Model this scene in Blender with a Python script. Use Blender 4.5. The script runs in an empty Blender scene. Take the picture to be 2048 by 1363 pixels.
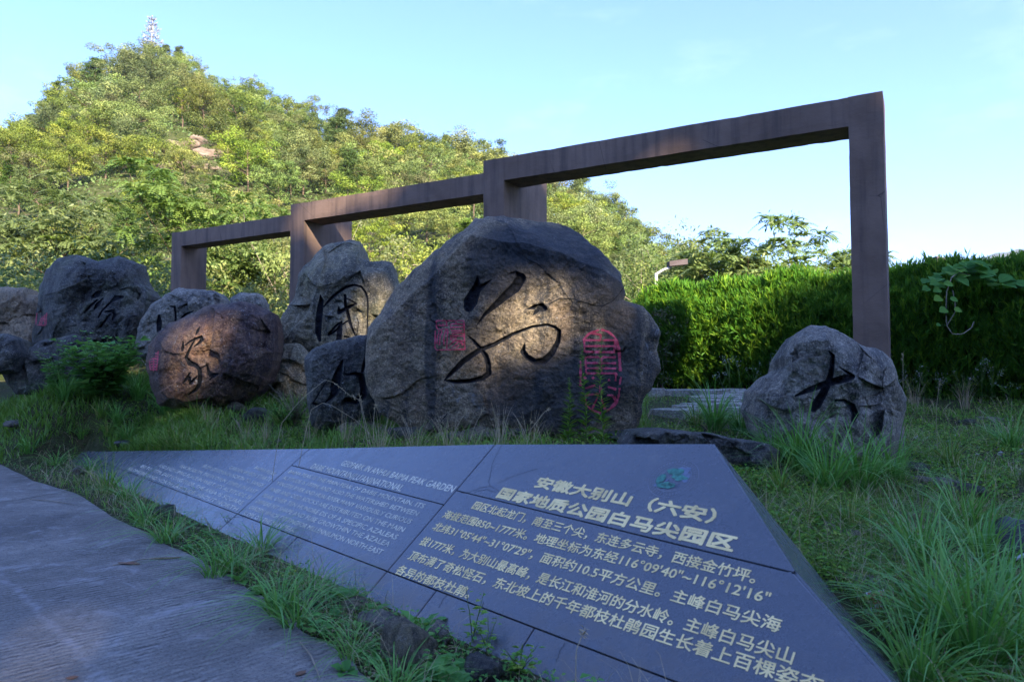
import bpy, math, random
import numpy as np
from mathutils import Vector

R = math.radians
rng = np.random.default_rng(7)
random.seed(7)
C = bpy.context.scene.collection
SC = bpy.context.scene

# ------------------------------------------------------------------ camera, light, exposure
F = 1430.0            # focal length in photo pixels (photo 2048 wide)
PITCH = 0.046
CAMZ = 1.3
cam_d = bpy.data.cameras.new('camera')
cam = bpy.data.objects.new('camera', cam_d); C.objects.link(cam)
cam.location = (0, 0, CAMZ)
cam.rotation_euler = (math.pi / 2 + PITCH, 0, 0)
cam_d.sensor_width = 36
cam_d.lens = F / 2048 * 36
cam_d.clip_start = 0.05
cam_d.clip_end = 20000
cam_d.dof.use_dof = True
cam_d.dof.focus_distance = 8.0
cam_d.dof.aperture_fstop = 4.0
SC.camera = cam

SUN_EL = 28.0
SX, SY = 0.45, -0.893                      # horizontal direction towards the sun (behind the viewer, to the right)
S = np.array([SX * math.cos(R(SUN_EL)), SY * math.cos(R(SUN_EL)), math.sin(R(SUN_EL))])
w = bpy.data.worlds.new('World'); SC.world = w; w.use_nodes = True
nt = w.node_tree; nt.nodes.clear()
sky = nt.nodes.new('ShaderNodeTexSky'); sky.sky_type = 'NISHITA'; sky.sun_disc = False
sky.sun_elevation = R(SUN_EL); sky.sun_rotation = math.atan2(SX, SY)
sky.altitude = 800; sky.air_density = 1.0; sky.dust_density = .7; sky.ozone_density = 3.0
bg = nt.nodes.new('ShaderNodeBackground'); bg.inputs['Strength'].default_value = 0.15
wo = nt.nodes.new('ShaderNodeOutputWorld')
mxn = nt.nodes.new('ShaderNodeMix'); mxn.data_type = 'RGBA'; mxn.blend_type = 'MULTIPLY'; mxn.inputs[0].default_value = 1.0
mxn.inputs[7].default_value = (.615, .705, 1.01, 1)
tc = nt.nodes.new('ShaderNodeTexCoord'); mp = nt.nodes.new('ShaderNodeMapping'); mp.inputs['Scale'].default_value = (2.2, 2.2, 7); cn_ = nt.nodes.new('ShaderNodeTexNoise'); cn_.inputs['Scale'].default_value = 1.6; cn_.inputs['Detail'].default_value = 9; cn_.inputs['Roughness'].default_value = .62
cr_ = nt.nodes.new('ShaderNodeMapRange'); cr_.inputs[1].default_value = .56; cr_.inputs[2].default_value = .80; cr_.inputs[3].default_value = 0; cr_.inputs[4].default_value = .07; cm = nt.nodes.new('ShaderNodeMix'); cm.data_type = 'RGBA'; cm.inputs[7].default_value = (7, 7.4, 8.2, 1)
nt.links.new(tc.outputs['Generated'], mp.inputs[0]); nt.links.new(mp.outputs[0], cn_.inputs['Vector']); nt.links.new(cn_.outputs[0], cr_.inputs[0]); nt.links.new(cr_.outputs[0], cm.inputs[0])
nt.links.new(sky.outputs[0], mxn.inputs[6]); nt.links.new(mxn.outputs[2], cm.inputs[6]); nt.links.new(cm.outputs[2], bg.inputs[0]); nt.links.new(bg.outputs[0], wo.inputs[0])
sun_d = bpy.data.lights.new('sun', 'SUN'); sun_d.energy = 5.0; sun_d.angle = R(0.53); sun_d.color = (1.0, 0.86, 0.66)
sun = bpy.data.objects.new('sun', sun_d); C.objects.link(sun)
sun.rotation_euler = Vector(S).to_track_quat('Z', 'Y').to_euler()
sun.location = (20, -40, 40)
SC.view_settings.view_transform = 'Standard'
SC.view_settings.look = 'None'
SC.view_settings.exposure = 1.98
SC.view_settings.gamma = 1.0
SC.view_settings.use_curve_mapping = False
SC.cycles.max_bounces = 6
SC.cycles.transparent_max_bounces = 4

# ------------------------------------------------------------------ helpers
cP, sP = math.cos(PITCH), math.sin(PITCH)
def ray(x, y):
    u = (x - 1024) / F; v = -(y - 681.5) / F
    return np.array([u, cP - v * sP, sP + v * cP])
CAM = np.array([0, 0, CAMZ])
def U(x, y, Y):
    r = ray(x, y); return CAM + r * (Y / r[1])
def hash3(i, j, k, s):
    h = (i * 374761393 + j * 668265263 + k * 2147483647 + s * 1274126177) & 0xFFFFFFFF
    h = ((h ^ (h >> 13)) * 1274126177) & 0xFFFFFFFF
    h = h ^ (h >> 16)
    return (h & 0xFFFF) / 65535.0
def vnoise(p, s=0):
    p = np.asarray(p, float); f = np.floor(p).astype(np.int64); t = p - f; t = t * t * (3 - 2 * t)
    r = 0
    for a in (0, 1):
        wa = t[:, 0] if a else 1 - t[:, 0]
        for b in (0, 1):
            wb = t[:, 1] if b else 1 - t[:, 1]
            for c in (0, 1):
                wc = t[:, 2] if c else 1 - t[:, 2]
                r = r + wa * wb * wc * hash3(f[:, 0] + a, f[:, 1] + b, f[:, 2] + c, s)
    return r * 2 - 1
def fbm(p, o=4, s=0, g=0.5):
    p = np.asarray(p, float); r = 0; a = 1
    for i in range(o):
        r = r + a * vnoise(p * (2.03 ** i) + 17.3 * i, s + i); a *= g
    return r
def ridged(p, o=4, s=0):
    r = 0; a = 1
    for i in range(o):
        r = r + a * (1 - 2 * np.abs(vnoise(p * (2.1 ** i) + 9.1 * i, s + i))); a *= .5
    return r

def mesh_np(name, V, Fq, mat=None, smooth=True, attrs=None):
    """V (n,3); Fq: array (m,k) or list of arrays of different k"""
    me = bpy.data.meshes.new(name)
    V = np.ascontiguousarray(V, dtype=np.float32)
    if not isinstance(Fq, (list, tuple)): Fq = [Fq]
    Fq = [np.asarray(f, dtype=np.int32) for f in Fq if len(f)]
    me.vertices.add(len(V)); me.vertices.foreach_set('co', V.ravel())
    nl = sum(f.size for f in Fq); nf = sum(len(f) for f in Fq)
    me.loops.add(nl); me.polygons.add(nf)
    me.loops.foreach_set('vertex_index', np.concatenate([f.ravel() for f in Fq]))
    tot = np.concatenate([np.full(len(f), f.shape[1], np.int32) for f in Fq])
    st = np.concatenate([[0], np.cumsum(tot)[:-1]]).astype(np.int32)
    me.polygons.foreach_set('loop_start', st)
    me.polygons.foreach_set('use_smooth', np.full(nf, smooth, bool))
    me.update(calc_edges=True)
    for k, a in (attrs or {}).items():
        at = me.attributes.new(k, 'FLOAT', 'POINT'); at.data.foreach_set('value', np.asarray(a, np.float32))
    if mat: me.materials.append(mat)
    me.validate()
    return me
def link(name, me, parent=None, loc=None, rot=None, scale=None):
    o = bpy.data.objects.new(name, me); C.objects.link(o)
    if parent: o.parent = parent
    if loc is not None: o.location = tuple(float(v) for v in loc)
    if rot is not None: o.rotation_euler = rot
    if scale is not None: o.scale = scale if hasattr(scale, '__len__') else (scale,) * 3
    return o
def tag(o, label=None, cat=None, group=None, kind=None):
    if label: o['label'] = label
    if cat: o['category'] = cat
    if group: o['group'] = group
    if kind: o['kind'] = kind
    return o
def thing(name, label, cat, loc=(0, 0, 0), group=None, rz=0, scale=1):
    o = bpy.data.objects.new(name, None); C.objects.link(o); o.empty_display_size = .2
    o.location = tuple(float(v) for v in loc); o.rotation_euler = (0, 0, rz); o.scale = (scale,) * 3
    return tag(o, label, cat, group)
def dup(root, loc, rz=0, scale=1, label=None, group=None):
    r = root.copy(); C.objects.link(r); r.location = tuple(float(v) for v in loc)
    r.rotation_euler = (0, 0, rz); r.scale = scale if hasattr(scale, '__len__') else (scale,) * 3
    if label: r['label'] = label
    if group: r['group'] = group
    for ch in list(root.children):
        c = ch.copy(); C.objects.link(c); c.parent = r
        for g in list(ch.children):
            d = g.copy(); C.objects.link(d); d.parent = c
    return r

class Acc:
    def __init__(s): s.V = []; s.Q = []; s.T = []; s.A = []; s.n = 0
    def add(s, V, Q=None, T=None, var=0.5):
        V = np.asarray(V, float)
        if Q is not None and len(Q): s.Q.append(np.asarray(Q) + s.n)
        if T is not None and len(T): s.T.append(np.asarray(T) + s.n)
        s.V.append(V); s.A.append(np.broadcast_to(var, (len(V),)).astype(float)); s.n += len(V)
    def mesh(s, name, mat, smooth=True):
        Fs = []
        if s.Q: Fs.append(np.concatenate(s.Q))
        if s.T: Fs.append(np.concatenate(s.T))
        return mesh_np(name, np.concatenate(s.V), Fs, mat, smooth, {'var': np.concatenate(s.A)})
    def tube(s, pts, rad, k=6, var=.5):
        pts = np.asarray(pts, float); n = len(pts); rad = np.broadcast_to(rad, (n,))
        d = np.gradient(pts, axis=0); d /= np.linalg.norm(d, axis=1)[:, None] + 1e-9
        ref = np.array([0, 0, 1.]) if abs(d[:, 2]).mean() < .8 else np.array([1., 0, 0])
        a = np.cross(d, ref); a /= np.linalg.norm(a, axis=1)[:, None] + 1e-9
        b = np.cross(d, a)
        th = np.arange(k) / k * 2 * math.pi
        V = pts[:, None] + rad[:, None, None] * (np.cos(th)[None, :, None] * a[:, None] + np.sin(th)[None, :, None] * b[:, None])
        i = np.arange(n - 1)[:, None] * k; j = np.arange(k)[None]; j2 = (j + 1) % k
        Q = np.stack([i + j, i + j2, i + k + j2, i + k + j], -1).reshape(-1, 4)
        s.add(V.reshape(-1, 3), Q, var=var)
    def leaves(s, P, D, N, L, W, var=None, fold=.15):
        """diamond leaves: base P, long axis D, normal N"""
        P = np.asarray(P, float); n = len(P)
        D = D / (np.linalg.norm(D, axis=1)[:, None] + 1e-9)
        B = np.cross(N, D); B /= np.linalg.norm(B, axis=1)[:, None] + 1e-9
        NN = np.cross(D, B)
        L = np.broadcast_to(L, (n,))[:, None]; W = np.broadcast_to(W, (n,))[:, None]
        mid = P + D * L * .45
        V = np.stack([P, mid + B * W * .5 + NN * W * fold, P + D * L - NN * L * .1, mid - B * W * .5 + NN * W * fold], 1)
        i = np.arange(n) * 4
        if var is None: var = rng.random(n)
        s.add(V.reshape(-1, 3), Q=np.stack([i, i + 1, i + 2, i + 3], -1), var=np.repeat(var, 4))
    def blades(s, P, H, lean, az, width, seg=3, var=None, droop=1.0):
        """arched tapering grass blades from base P"""
        n = len(P); H = np.broadcast_to(H, (n,)); lean = np.broadcast_to(lean, (n,)); width = np.broadcast_to(width, (n,))
        dx, dy = np.cos(az), np.sin(az)
        tw = rng.uniform(-.9, .9, n); sx, sy = -np.sin(az + tw), np.cos(az + tw)
        t = np.linspace(0, 1, seg + 1)
        V = np.zeros((n, seg + 1, 2, 3))
        for i, ti in enumerate(t):
            hor = H * lean * ti ** 1.7; up = H * (ti - droop * .55 * lean * ti ** 2.6)
            wd = width * (1 - ti) ** .6 * .5 * (.6 + .4 * min(1, ti * 4)) + 2e-4
            for k, sg in ((0, -1), (1, 1)):
                V[:, i, k, 0] = P[:, 0] + dx * hor + sx * sg * wd
                V[:, i, k, 1] = P[:, 1] + dy * hor + sy * sg * wd
                V[:, i, k, 2] = P[:, 2] + up
        b = (np.arange(n) * (seg + 1) * 2)[:, None] + np.arange(seg)[None] * 2
        Q = np.stack([b, b + 1, b + 3, b + 2], -1).reshape(-1, 4)
        if var is None: var = rng.random(n)
        s.add(V.reshape(-1, 3), Q, var=np.repeat(var, (seg + 1) * 2))
def rdir(n):
    v = rng.normal(size=(n, 3)); return v / np.linalg.norm(v, axis=1)[:, None]

# ------------------------------------------------------------------ materials
class M:
    def __init__(s, name):
        s.m = bpy.data.materials.new(name); s.m.use_nodes = True; s.t = s.m.node_tree; s.t.nodes.clear()
        s.out = s.t.nodes.new('ShaderNodeOutputMaterial'); s.b = s.t.nodes.new('ShaderNodeBsdfPrincipled')
        s.t.links.new(s.b.outputs[0], s.out.inputs[0])
    def n(s, t, **k):
        o = s.t.nodes.new(t)
        for a, v in k.items():
            if a.startswith('i_'):
                key = a[2:]; key = int(key) if key.isdigit() else key.replace('_', ' ')
                s.set(o.inputs[key], v)
            else: setattr(o, a, v)
        return o
    def set(s, inp, v):
        if isinstance(v, bpy.types.NodeSocket): s.t.links.new(v, inp)
        else: inp.default_value = (*v, 1) if (hasattr(v, '__len__') and len(v) == 3 and inp.type == 'RGBA') else v
    def co(s, kind='Object', scale=(1, 1, 1), rot=(0, 0, 0)):
        c = s.n('ShaderNodeTexCoord'); mp = s.n('ShaderNodeMapping', i_Vector=c.outputs[kind], i_Scale=scale, i_Rotation=rot); return mp.outputs[0]
    def noise(s, vec, scale, detail=6, rough=.6, dist=0):
        return s.n('ShaderNodeTexNoise', i_Vector=vec, i_Scale=scale, i_Detail=detail, i_Roughness=rough, i_Distortion=dist).outputs[0]
    def vor(s, vec, scale, feature='F1'):
        return s.n('ShaderNodeTexVoronoi', feature=feature, i_Vector=vec, i_Scale=scale).outputs['Distance']
    def ramp(s, fac, a, b, lo=0., hi=1.):
        return s.n('ShaderNodeMapRange', i_Value=fac, i_1=a, i_2=b, i_3=lo, i_4=hi, clamp=True).outputs[0]
    def mix(s, fac, a, b, mode='MIX'):
        o = s.n('ShaderNodeMix', data_type='RGBA', blend_type=mode); s.set(o.inputs[0], fac); s.set(o.inputs[6], a); s.set(o.inputs[7], b); return o.outputs[2]
    def math(s, op, a, b=0.):
        o = s.n('ShaderNodeMath', operation=op); s.set(o.inputs[0], a); s.set(o.inputs[1], b); return o.outputs[0]
    def attr(s, name):
        return s.n('ShaderNodeAttribute', attribute_name=name).outputs['Fac']
    def bump(s, h, strength=.5, dist=.02, prev=None):
        o = s.n('ShaderNodeBump', i_Height=h, i_Strength=strength, i_Distance=dist)
        if prev is not None: s.set(o.inputs['Normal'], prev)
        return o.outputs[0]
    def fin(s, col=None, rough=None, normal=None, spec=None, metal=None):
        if col is not None: s.set(s.b.inputs['Base Color'], col)
        if rough is not None: s.set(s.b.inputs['Roughness'], rough)
        if normal is not None: s.set(s.b.inputs['Normal'], normal)
        if spec is not None: s.set(s.b.inputs['Specular IOR Level'], spec)
        if metal is not None: s.set(s.b.inputs['Metallic'], metal)
        return s.m

def leaf_mat(name, c1, c2, c3, trans=.35, rough=.55, spec=.3, objvar=0.0):
    m = M(name); v = m.attr('var')
    col = m.mix(m.ramp(v, 0, .6), c1, c2); col = m.mix(m.ramp(v, .7, 1.), col, c3)
    if objvar:
        oi = m.n('ShaderNodeObjectInfo').outputs['Random']
        hs = m.n('ShaderNodeHueSaturation', i_Color=col, i_Hue=m.ramp(oi, 0, 1, .5 - .035 * objvar, .5 + .025 * objvar), i_Value=m.ramp(m.math('FRACT', m.math('MULTIPLY', oi, 7.31)), 0, 1, 1 - .4 * objvar, 1 + .35 * objvar), i_Saturation=m.ramp(m.math('FRACT', m.math('MULTIPLY', oi, 3.7)), 0, 1, .75, 1.1))
        col = hs.outputs[0]
    m.fin(col, rough, spec=spec)
    tr = m.n('ShaderNodeBsdfTranslucent', i_Color=m.mix(.35, col, (.25, .32, .02)))
    mx = m.n('ShaderNodeMixShader', i_0=trans, i_1=m.b.outputs[0], i_2=tr.outputs[0])
    m.t.links.new(mx.outputs[0], m.out.inputs[0])
    return m.m
def simple(name, col, rough=.6, var=.25, scale=8, spec=.3, bump=.2, metal=0.):
    m = M(name); c = m.co(); n1 = m.noise(c, scale)
    cc = m.mix(m.ramp(n1, .3, .7), tuple(x * (1 - var) for x in col), tuple(min(1, x * (1 + var)) for x in col))
    return m.fin(cc, rough, m.bump(m.noise(c, scale * 6), bump, .01), spec, metal)

def stone_mat(name, base, light, dark, stain=.5, lichen=.4, tint=(.12, .085, .06), tint_amt=.3, mossy=.0, zones=()):
    base, light, dark, tint = [tuple(min(.8, x * k_) for x, k_ in zip(q_, (1.88, 1.72, 1.48))) for q_ in (base, light, dark, tint)]
    m = M(name); c = m.co()
    n1 = m.noise(c, 1.6, 8, .65, .4); n2 = m.noise(c, 14, 8, .7); n3 = m.noise(c, 60, 5, .7)
    col = m.mix(m.ramp(n1, .35, .68), base, light)
    col = m.mix(m.math('MULTIPLY', m.ramp(m.noise(c, 2.3, 6, .6, .8), .45, .65), tint_amt), col, tint)
    col = m.mix(m.ramp(n2, .42, .62, .55, 0), col, tuple(x * .45 for x in base))
    # rain streaks and dark weathering film
    st = m.noise(m.co(scale=(2.2, 2.2, .35)), 1.6, 7, .62, .5)
    st2 = m.noise(m.co(scale=(9, 9, .5)), 1.3, 5, .6)
    sm = m.math('MULTIPLY', m.ramp(m.math('ADD', st, m.math('MULTIPLY', st2, .35)), .74 - .26 * stain, .9 - .22 * stain), .86)
    col = m.mix(sm, col, dark)
    col = m.mix(m.ramp(n3, .38, .5, .65, 0), col, tuple(x * .5 for x in dark))
    col = m.mix(m.ramp(n3, .56, .70, 0, .6), col, tuple(min(1, x * 1.5) for x in light))
    n4 = m.noise(c, 27, 4, .75); col = m.mix(m.ramp(n4, .47, .36, 0, .6), col, tuple(x * .4 for x in base)); col = m.mix(m.ramp(n4, .56, .70, 0, .45), col, tuple(min(1, x * 1.4) for x in light))
    col = m.mix(m.math('MULTIPLY', m.ramp(m.vor(c, 46), .12, .2, .6, 0), m.ramp(n1, .4, .6)), col, (.02, .02, .02))
    sp = m.ramp(m.vor(c, 17), .10, .17, 1, 0); spn = m.ramp(m.noise(c, 2.9, 3), .52, .62)
    col = m.mix(m.math('MULTIPLY', m.math('MULTIPLY', sp, spn), lichen), col, (.42, .43, .40))
    cr = m.ramp(m.noise(c, 5, 9, .78, 1.0), .585, .64); crn = m.ramp(m.noise(c, .9, 2), .5, .6)
    col = m.mix(m.math('MULTIPLY', m.math('MULTIPLY', cr, crn), lichen), col, (.33, .35, .36))
    if mossy: col = m.mix(m.math('MULTIPLY', m.ramp(m.noise(c, 1.7, 5, .6, .5), .52, .66), mossy), col, (.07, .09, .025))
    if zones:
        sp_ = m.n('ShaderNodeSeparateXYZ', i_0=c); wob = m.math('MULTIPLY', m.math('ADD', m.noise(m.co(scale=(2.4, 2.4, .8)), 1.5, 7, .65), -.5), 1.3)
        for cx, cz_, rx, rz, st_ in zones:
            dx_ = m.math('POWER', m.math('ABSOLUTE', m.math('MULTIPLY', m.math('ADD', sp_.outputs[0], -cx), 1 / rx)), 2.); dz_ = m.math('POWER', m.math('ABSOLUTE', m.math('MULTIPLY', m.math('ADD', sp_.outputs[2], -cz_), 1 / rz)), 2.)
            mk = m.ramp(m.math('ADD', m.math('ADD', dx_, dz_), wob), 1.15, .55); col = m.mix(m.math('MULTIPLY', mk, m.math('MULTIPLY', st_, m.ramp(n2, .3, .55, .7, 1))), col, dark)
    ink = m.attr('ink')
    cut = m.ramp(ink, .002, -.003)
    col = m.mix(cut, col, m.mix(m.ramp(n2, .5, .72), (.006, .008, .014), (.035, .035, .045)))
    h = m.math('ADD', m.math('MULTIPLY', n2, .5), m.math('ADD', m.math('MULTIPLY', n3, .35), m.math('MULTIPLY', n4, .6)))
    nb = m.bump(m.noise(c, 4.5, 9, .72, .3), .9, .09); nb = m.bump(h, 1.0, .022, nb)
    return m.fin(col, m.ramp(n2, .3, .7, .62, .9), nb, .28)

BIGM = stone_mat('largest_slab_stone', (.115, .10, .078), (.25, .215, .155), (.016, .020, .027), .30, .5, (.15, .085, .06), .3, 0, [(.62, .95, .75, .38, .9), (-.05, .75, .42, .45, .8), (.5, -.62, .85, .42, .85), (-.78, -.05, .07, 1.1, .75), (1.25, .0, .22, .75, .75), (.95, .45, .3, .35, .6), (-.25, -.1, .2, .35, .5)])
SAND = stone_mat('sandstone', (.115, .10, .078), (.25, .215, .155), (.022, .027, .036), .55, .5, (.15, .085, .06), .3)
GREY = stone_mat('grey_stone', (.12, .122, .12), (.27, .265, .245), (.035, .038, .045), .35, .6, (.15, .11, .06), .3)
DARK = stone_mat('dark_stone', (.055, .06, .062), (.13, .135, .13), (.018, .020, .026), .55, .8, (.08, .07, .045), .3, .25)
BROWN = stone_mat('brown_stone', (.075, .052, .048), (.17, .125, .09), (.026, .018, .026), .55, .6, (.14, .07, .05), .5)
TAN = stone_mat('tan_stone', (.16, .135, .10), (.26, .22, .165), (.08, .07, .06), .2, .3, (.2, .15, .10), .4)
LICHEN = stone_mat('lichened_stone', (.12, .115, .095), (.28, .26, .20), (.03, .034, .036), .42, .9, (.14, .12, .045), .5, .3)

def mk_road():
    m = M('road_concrete'); c = m.co()
    g = m.co(scale=(1, 1, 1), rot=(0, 0, R(-45)))
    n1 = m.noise(c, .9, 7, .6, .5); n2 = m.noise(c, 9, 8, .7); n3 = m.noise(c, 90, 4, .7)
    col = m.mix(m.ramp(n1, .3, .7), (.125, .112, .098), (.34, .31, .27))
    col = m.mix(m.ramp(n2, .35, .6, .5, 0), col, (.07, .07, .072))
    col = m.mix(m.ramp(n3, .55, .75, 0, .5), col, (.38, .37, .35)); col = m.mix(m.ramp(n3, .47, .33, 0, .85), col, (.035, .035, .036)); col = m.mix(m.ramp(m.noise(c, 3.2, 9, .75, .8), .53, .66, 0, .75), col, (.36, .35, .34))
    # broomed grooves across the road
    wob = m.n('ShaderNodeVectorMath', operation='ADD', i_0=g); m.set(wob.inputs[1], m.n('ShaderNodeCombineXYZ', i_X=m.math('MULTIPLY', m.noise(c, 2.2, 3), .06), i_Y=m.math('MULTIPLY', m.noise(c, 1.2, 3), .05)).outputs[0])
    wv = m.n('ShaderNodeTexWave', wave_type='BANDS', bands_direction='Y', i_Vector=wob.outputs[0], i_Scale=6.6, i_Distortion=4.5, i_Detail=4.0, i_Detail_Scale=1.5)
    sc = m.n('ShaderNodeVectorMath', operation='MULTIPLY', i_0=wob.outputs[0]); sc.inputs[1].default_value = (2.2, 34, 1)
    gr = m.math('ADD', m.math('MULTIPLY', wv.outputs['Fac'], .35), m.math('MULTIPLY', m.noise(sc.outputs[0], 1.0, 3, .5), .65))
    keep = m.math('MULTIPLY', m.ramp(m.noise(c, 1.5, 5, .6), .40, .58), m.ramp(n2, .42, .58))
    groove_dark = m.math('MULTIPLY', m.ramp(gr, .52, .40), keep)
    col = m.mix(m.math('MULTIPLY', groove_dark, .85), col, (.035, .035, .038))  # relief darkness of the grooves put into the colour
    along = m.co(scale=(1, 1, 1), rot=(0, 0, R(-45)))
    sx = m.n('ShaderNodeSeparateXYZ', i_0=along)
    worn = m.ramp(m.math('ABSOLUTE', m.math('ADD', sx.outputs[0], m.math('ADD', -1.02, m.math('MULTIPLY', m.noise(c, 2, 3), .1)))), .008, .035, .5, 0)
    col = m.mix(m.math('MULTIPLY', worn, m.ramp(n2, .42, .6)), col, (.34, .33, .33))
    hgt = m.math('ADD', m.math('MULTIPLY', m.ramp(gr, .36, .56), .8), m.math('MULTIPLY', n3, .5))
    nb = m.bump(m.noise(c, 5, 6, .6), .3, .02); nb = m.bump(hgt, 1.0, .012, nb)
    return m.fin(col, .82, nb, .3)
ROAD = mk_road()
def mk_soil():
    m = M('soil'); c = m.co(); n1 = m.noise(c, 1.4, 6); n2 = m.noise(c, 20, 7, .7)
    col = m.mix(m.ramp(n1, .35, .65), (.030, .030, .014), (.035, .055, .015))
    col = m.mix(m.ramp(n2, .4, .65, 0, .8), col, (.085, .075, .04))
    return m.fin(col, .95, m.bump(n2, .8, .04), .1)
SOIL = mk_soil()
def mk_hill():
    m = M('hillside'); c = m.co(); n1 = m.noise(c, .07, 6); n2 = m.noise(c, .6, 7, .7)
    col = m.mix(m.ramp(n1, .35, .65), (.035, .05, .014), (.07, .085, .025))
    col = m.mix(m.ramp(n2, .5, .68, 0, .7), col, (.17, .14, .10))
    return m.fin(col, .95, m.bump(n2, .8, .8), .1)
HILL = mk_hill()
def mk_plaster():
    m = M('brown_plaster'); c = m.co(); n1 = m.noise(c, 1.1, 7, .6, .4); n2 = m.noise(c, 22, 8, .7)
    col = m.mix(m.ramp(n1, .3, .7), (.150, .098, .072), (.235, .160, .122))
    st = m.noise(m.co(scale=(5, 5, .35)), 1.2, 6, .6)
    col = m.mix(m.ramp(st, .48, .66, 0, .6), col, (.07, .055, .05))
    col = m.mix(m.ramp(n2, .62, .74, 0, .5), col, (.19, .17, .16))
    vr = m.vor(m.co(), .8, 'DISTANCE_TO_EDGE')
    col = m.mix(m.math('MULTIPLY', m.ramp(vr, .001, .004, .7, 0), m.ramp(n1, .5, .6)), col, (.02, .018, .018))
    nb = m.bump(m.noise(m.co(scale=(1, 1, 2)), 7, 6, .6), .35, .015); nb = m.bump(n2, .5, .008, nb)
    return m.fin(col, .8, nb, .25)
PLASTER = mk_plaster()
def mk_granite():
    m = M('dark_granite'); c = m.co(); n1 = m.noise(c, 1.2, 6, .6, .5); n2 = m.noise(c, 160, 3, .6); n3 = m.noise(c, 6, 8, .7)
    col = m.mix(m.ramp(n2, .35, .65), (.048, .055, .068), (.105, .115, .135))
    col = m.mix(m.ramp(n1, .4, .7, 0, .4), col, (.105, .11, .125))
    col = m.mix(m.ramp(m.noise(m.co(scale=(1, 1, 3)), 3.5, 8, .7, .6), .54, .68, 0, .45), col, (.13, .13, .13))
    sz = m.n('ShaderNodeSeparateXYZ', i_0=c).outputs[2]
    col = m.mix(m.math('MULTIPLY', m.ramp(sz, .30, .0), m.ramp(n3, .42, .62, 0, .75)), col, (.11, .085, .06))
    dp = m.ramp(m.vor(c, 9), .035, .06, .5, 0)
    col = m.mix(m.math('MULTIPLY', dp, m.ramp(n3, .45, .6)), col, (.018, .02, .022))
    col = m.mix(m.ramp(m.vor(c, 31), .05, .10, .5, 0), col, (.17, .17, .165))
    rgh = m.ramp(n3, .3, .7, .20, .34)
    return m.fin(col, rgh, m.bump(n2, .08, .002), .8)
GRANITE = mk_granite()
GOLD = simple('gilt_paint', (.95, .74, .36), .6, .35, 60, .3, .3)
WHITEP = simple('pale_paint', (.62, .60, .50), .6, .25, 60, .3, .2)
def mk_worn(name, c1, c2, amt=.6):
    m = M(name); c = m.co(); n = m.noise(c, 55, 5, .75); n2 = m.noise(c, 7, 4, .6)
    col = m.mix(m.ramp(n2, .35, .65), c1, c2); wear = m.ramp(m.math('ADD', n, m.math('MULTIPLY', n2, .5)), .86, 1.0, 0, amt)
    return m.fin(m.mix(wear, col, (.07, .08, .10)), .7, m.bump(n, .6, .003), .2)
GOLD = mk_worn('gilt_paint', (.98, .76, .36), (.72, .54, .24)); WHITEP = mk_worn('pale_paint', (.78, .73, .58), (.55, .52, .42), .3)
def mk_red():
    m = M('red_paint'); c = m.co(); n = m.noise(c, 40, 5, .7)
    return m.fin(m.mix(m.ramp(n, .35, .6), (.40, .035, .065), (.52, .10, .14)), .75, m.bump(n, .4, .005), .2)
RED = mk_red()
JOINT = simple('joint_dark', (.018, .018, .02), .9, .2, 20)
CEMENT = simple('cement', (.15, .145, .13), .9, .3, 9, .2, .5)
BARK = simple('bark', (.13, .095, .065), .9, .4, 12, .1, .8)
PALEBARK = simple('pale_bark', (.30, .25, .19), .9, .3, 9, .1, .6)
STEM = simple('green_stem', (.10, .15, .04), .7, .2, 20, .2, 0)
STRAW = leaf_mat('straw', (.42, .33, .19), (.52, .42, .27), (.36, .24, .13), .2, .7, .2)
GRASS = leaf_mat('grass_blade', (.09, .21, .03), (.17, .33, .045), (.42, .38, .14), .35, .5, .35)
GRASSDK = leaf_mat('lush_grass_blade', (.08, .25, .045), (.14, .38, .06), (.26, .46, .12), .35, .42, .45)
COVER = leaf_mat('cover_leaf', (.08, .24, .025), (.17, .38, .035), (.34, .42, .05), .35, .5, .35)
WEED = leaf_mat('weed_leaf', (.08, .26, .055), (.13, .36, .07), (.22, .42, .10), .4, .5, .3)
HEDGEM = leaf_mat('hedge_leaf', (.05, .15, .02), (.11, .30, .03), (.30, .48, .04), .5, .55, .25)
TREEA = leaf_mat('hill_leaf', (.07, .11, .022), (.17, .22, .04), (.34, .36, .075), .18, .6, .25, 1.0)
PINE = leaf_mat('pine_needle', (.06, .11, .025), (.10, .16, .035), (.17, .22, .05), .22, .6, .2, .6)
PINN = leaf_mat('pinnate_leaf', (.09, .16, .035), (.15, .22, .05), (.26, .32, .09), .38, .5, .35, .5)
MIDL = leaf_mat('thicket_leaf', (.10, .17, .035), (.19, .25, .06), (.33, .33, .09), .35, .55, .3, .8)
VINEM = leaf_mat('vine_leaf', (.07, .22, .05), (.12, .31, .07), (.22, .42, .07), .5, .7, .12)
RUSTY = leaf_mat('rusty_leaf', (.13, .10, .06), (.09, .12, .05), (.22, .12, .08), .3, .6, .2)
PETAL = simple('petal', (.45, .45, .40), .7, .1, 5)
METAL = simple('lamp_metal', (.62, .60, .58), .45, .1, 4, .5, 0)
MAROON = simple('lamp_maroon', (.05, .034, .04), .6, .2, 6, .3, 0)
SILVER = simple('mast_metal', (.26, .27, .28), .5, .2, .6, .4, 0)

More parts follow.
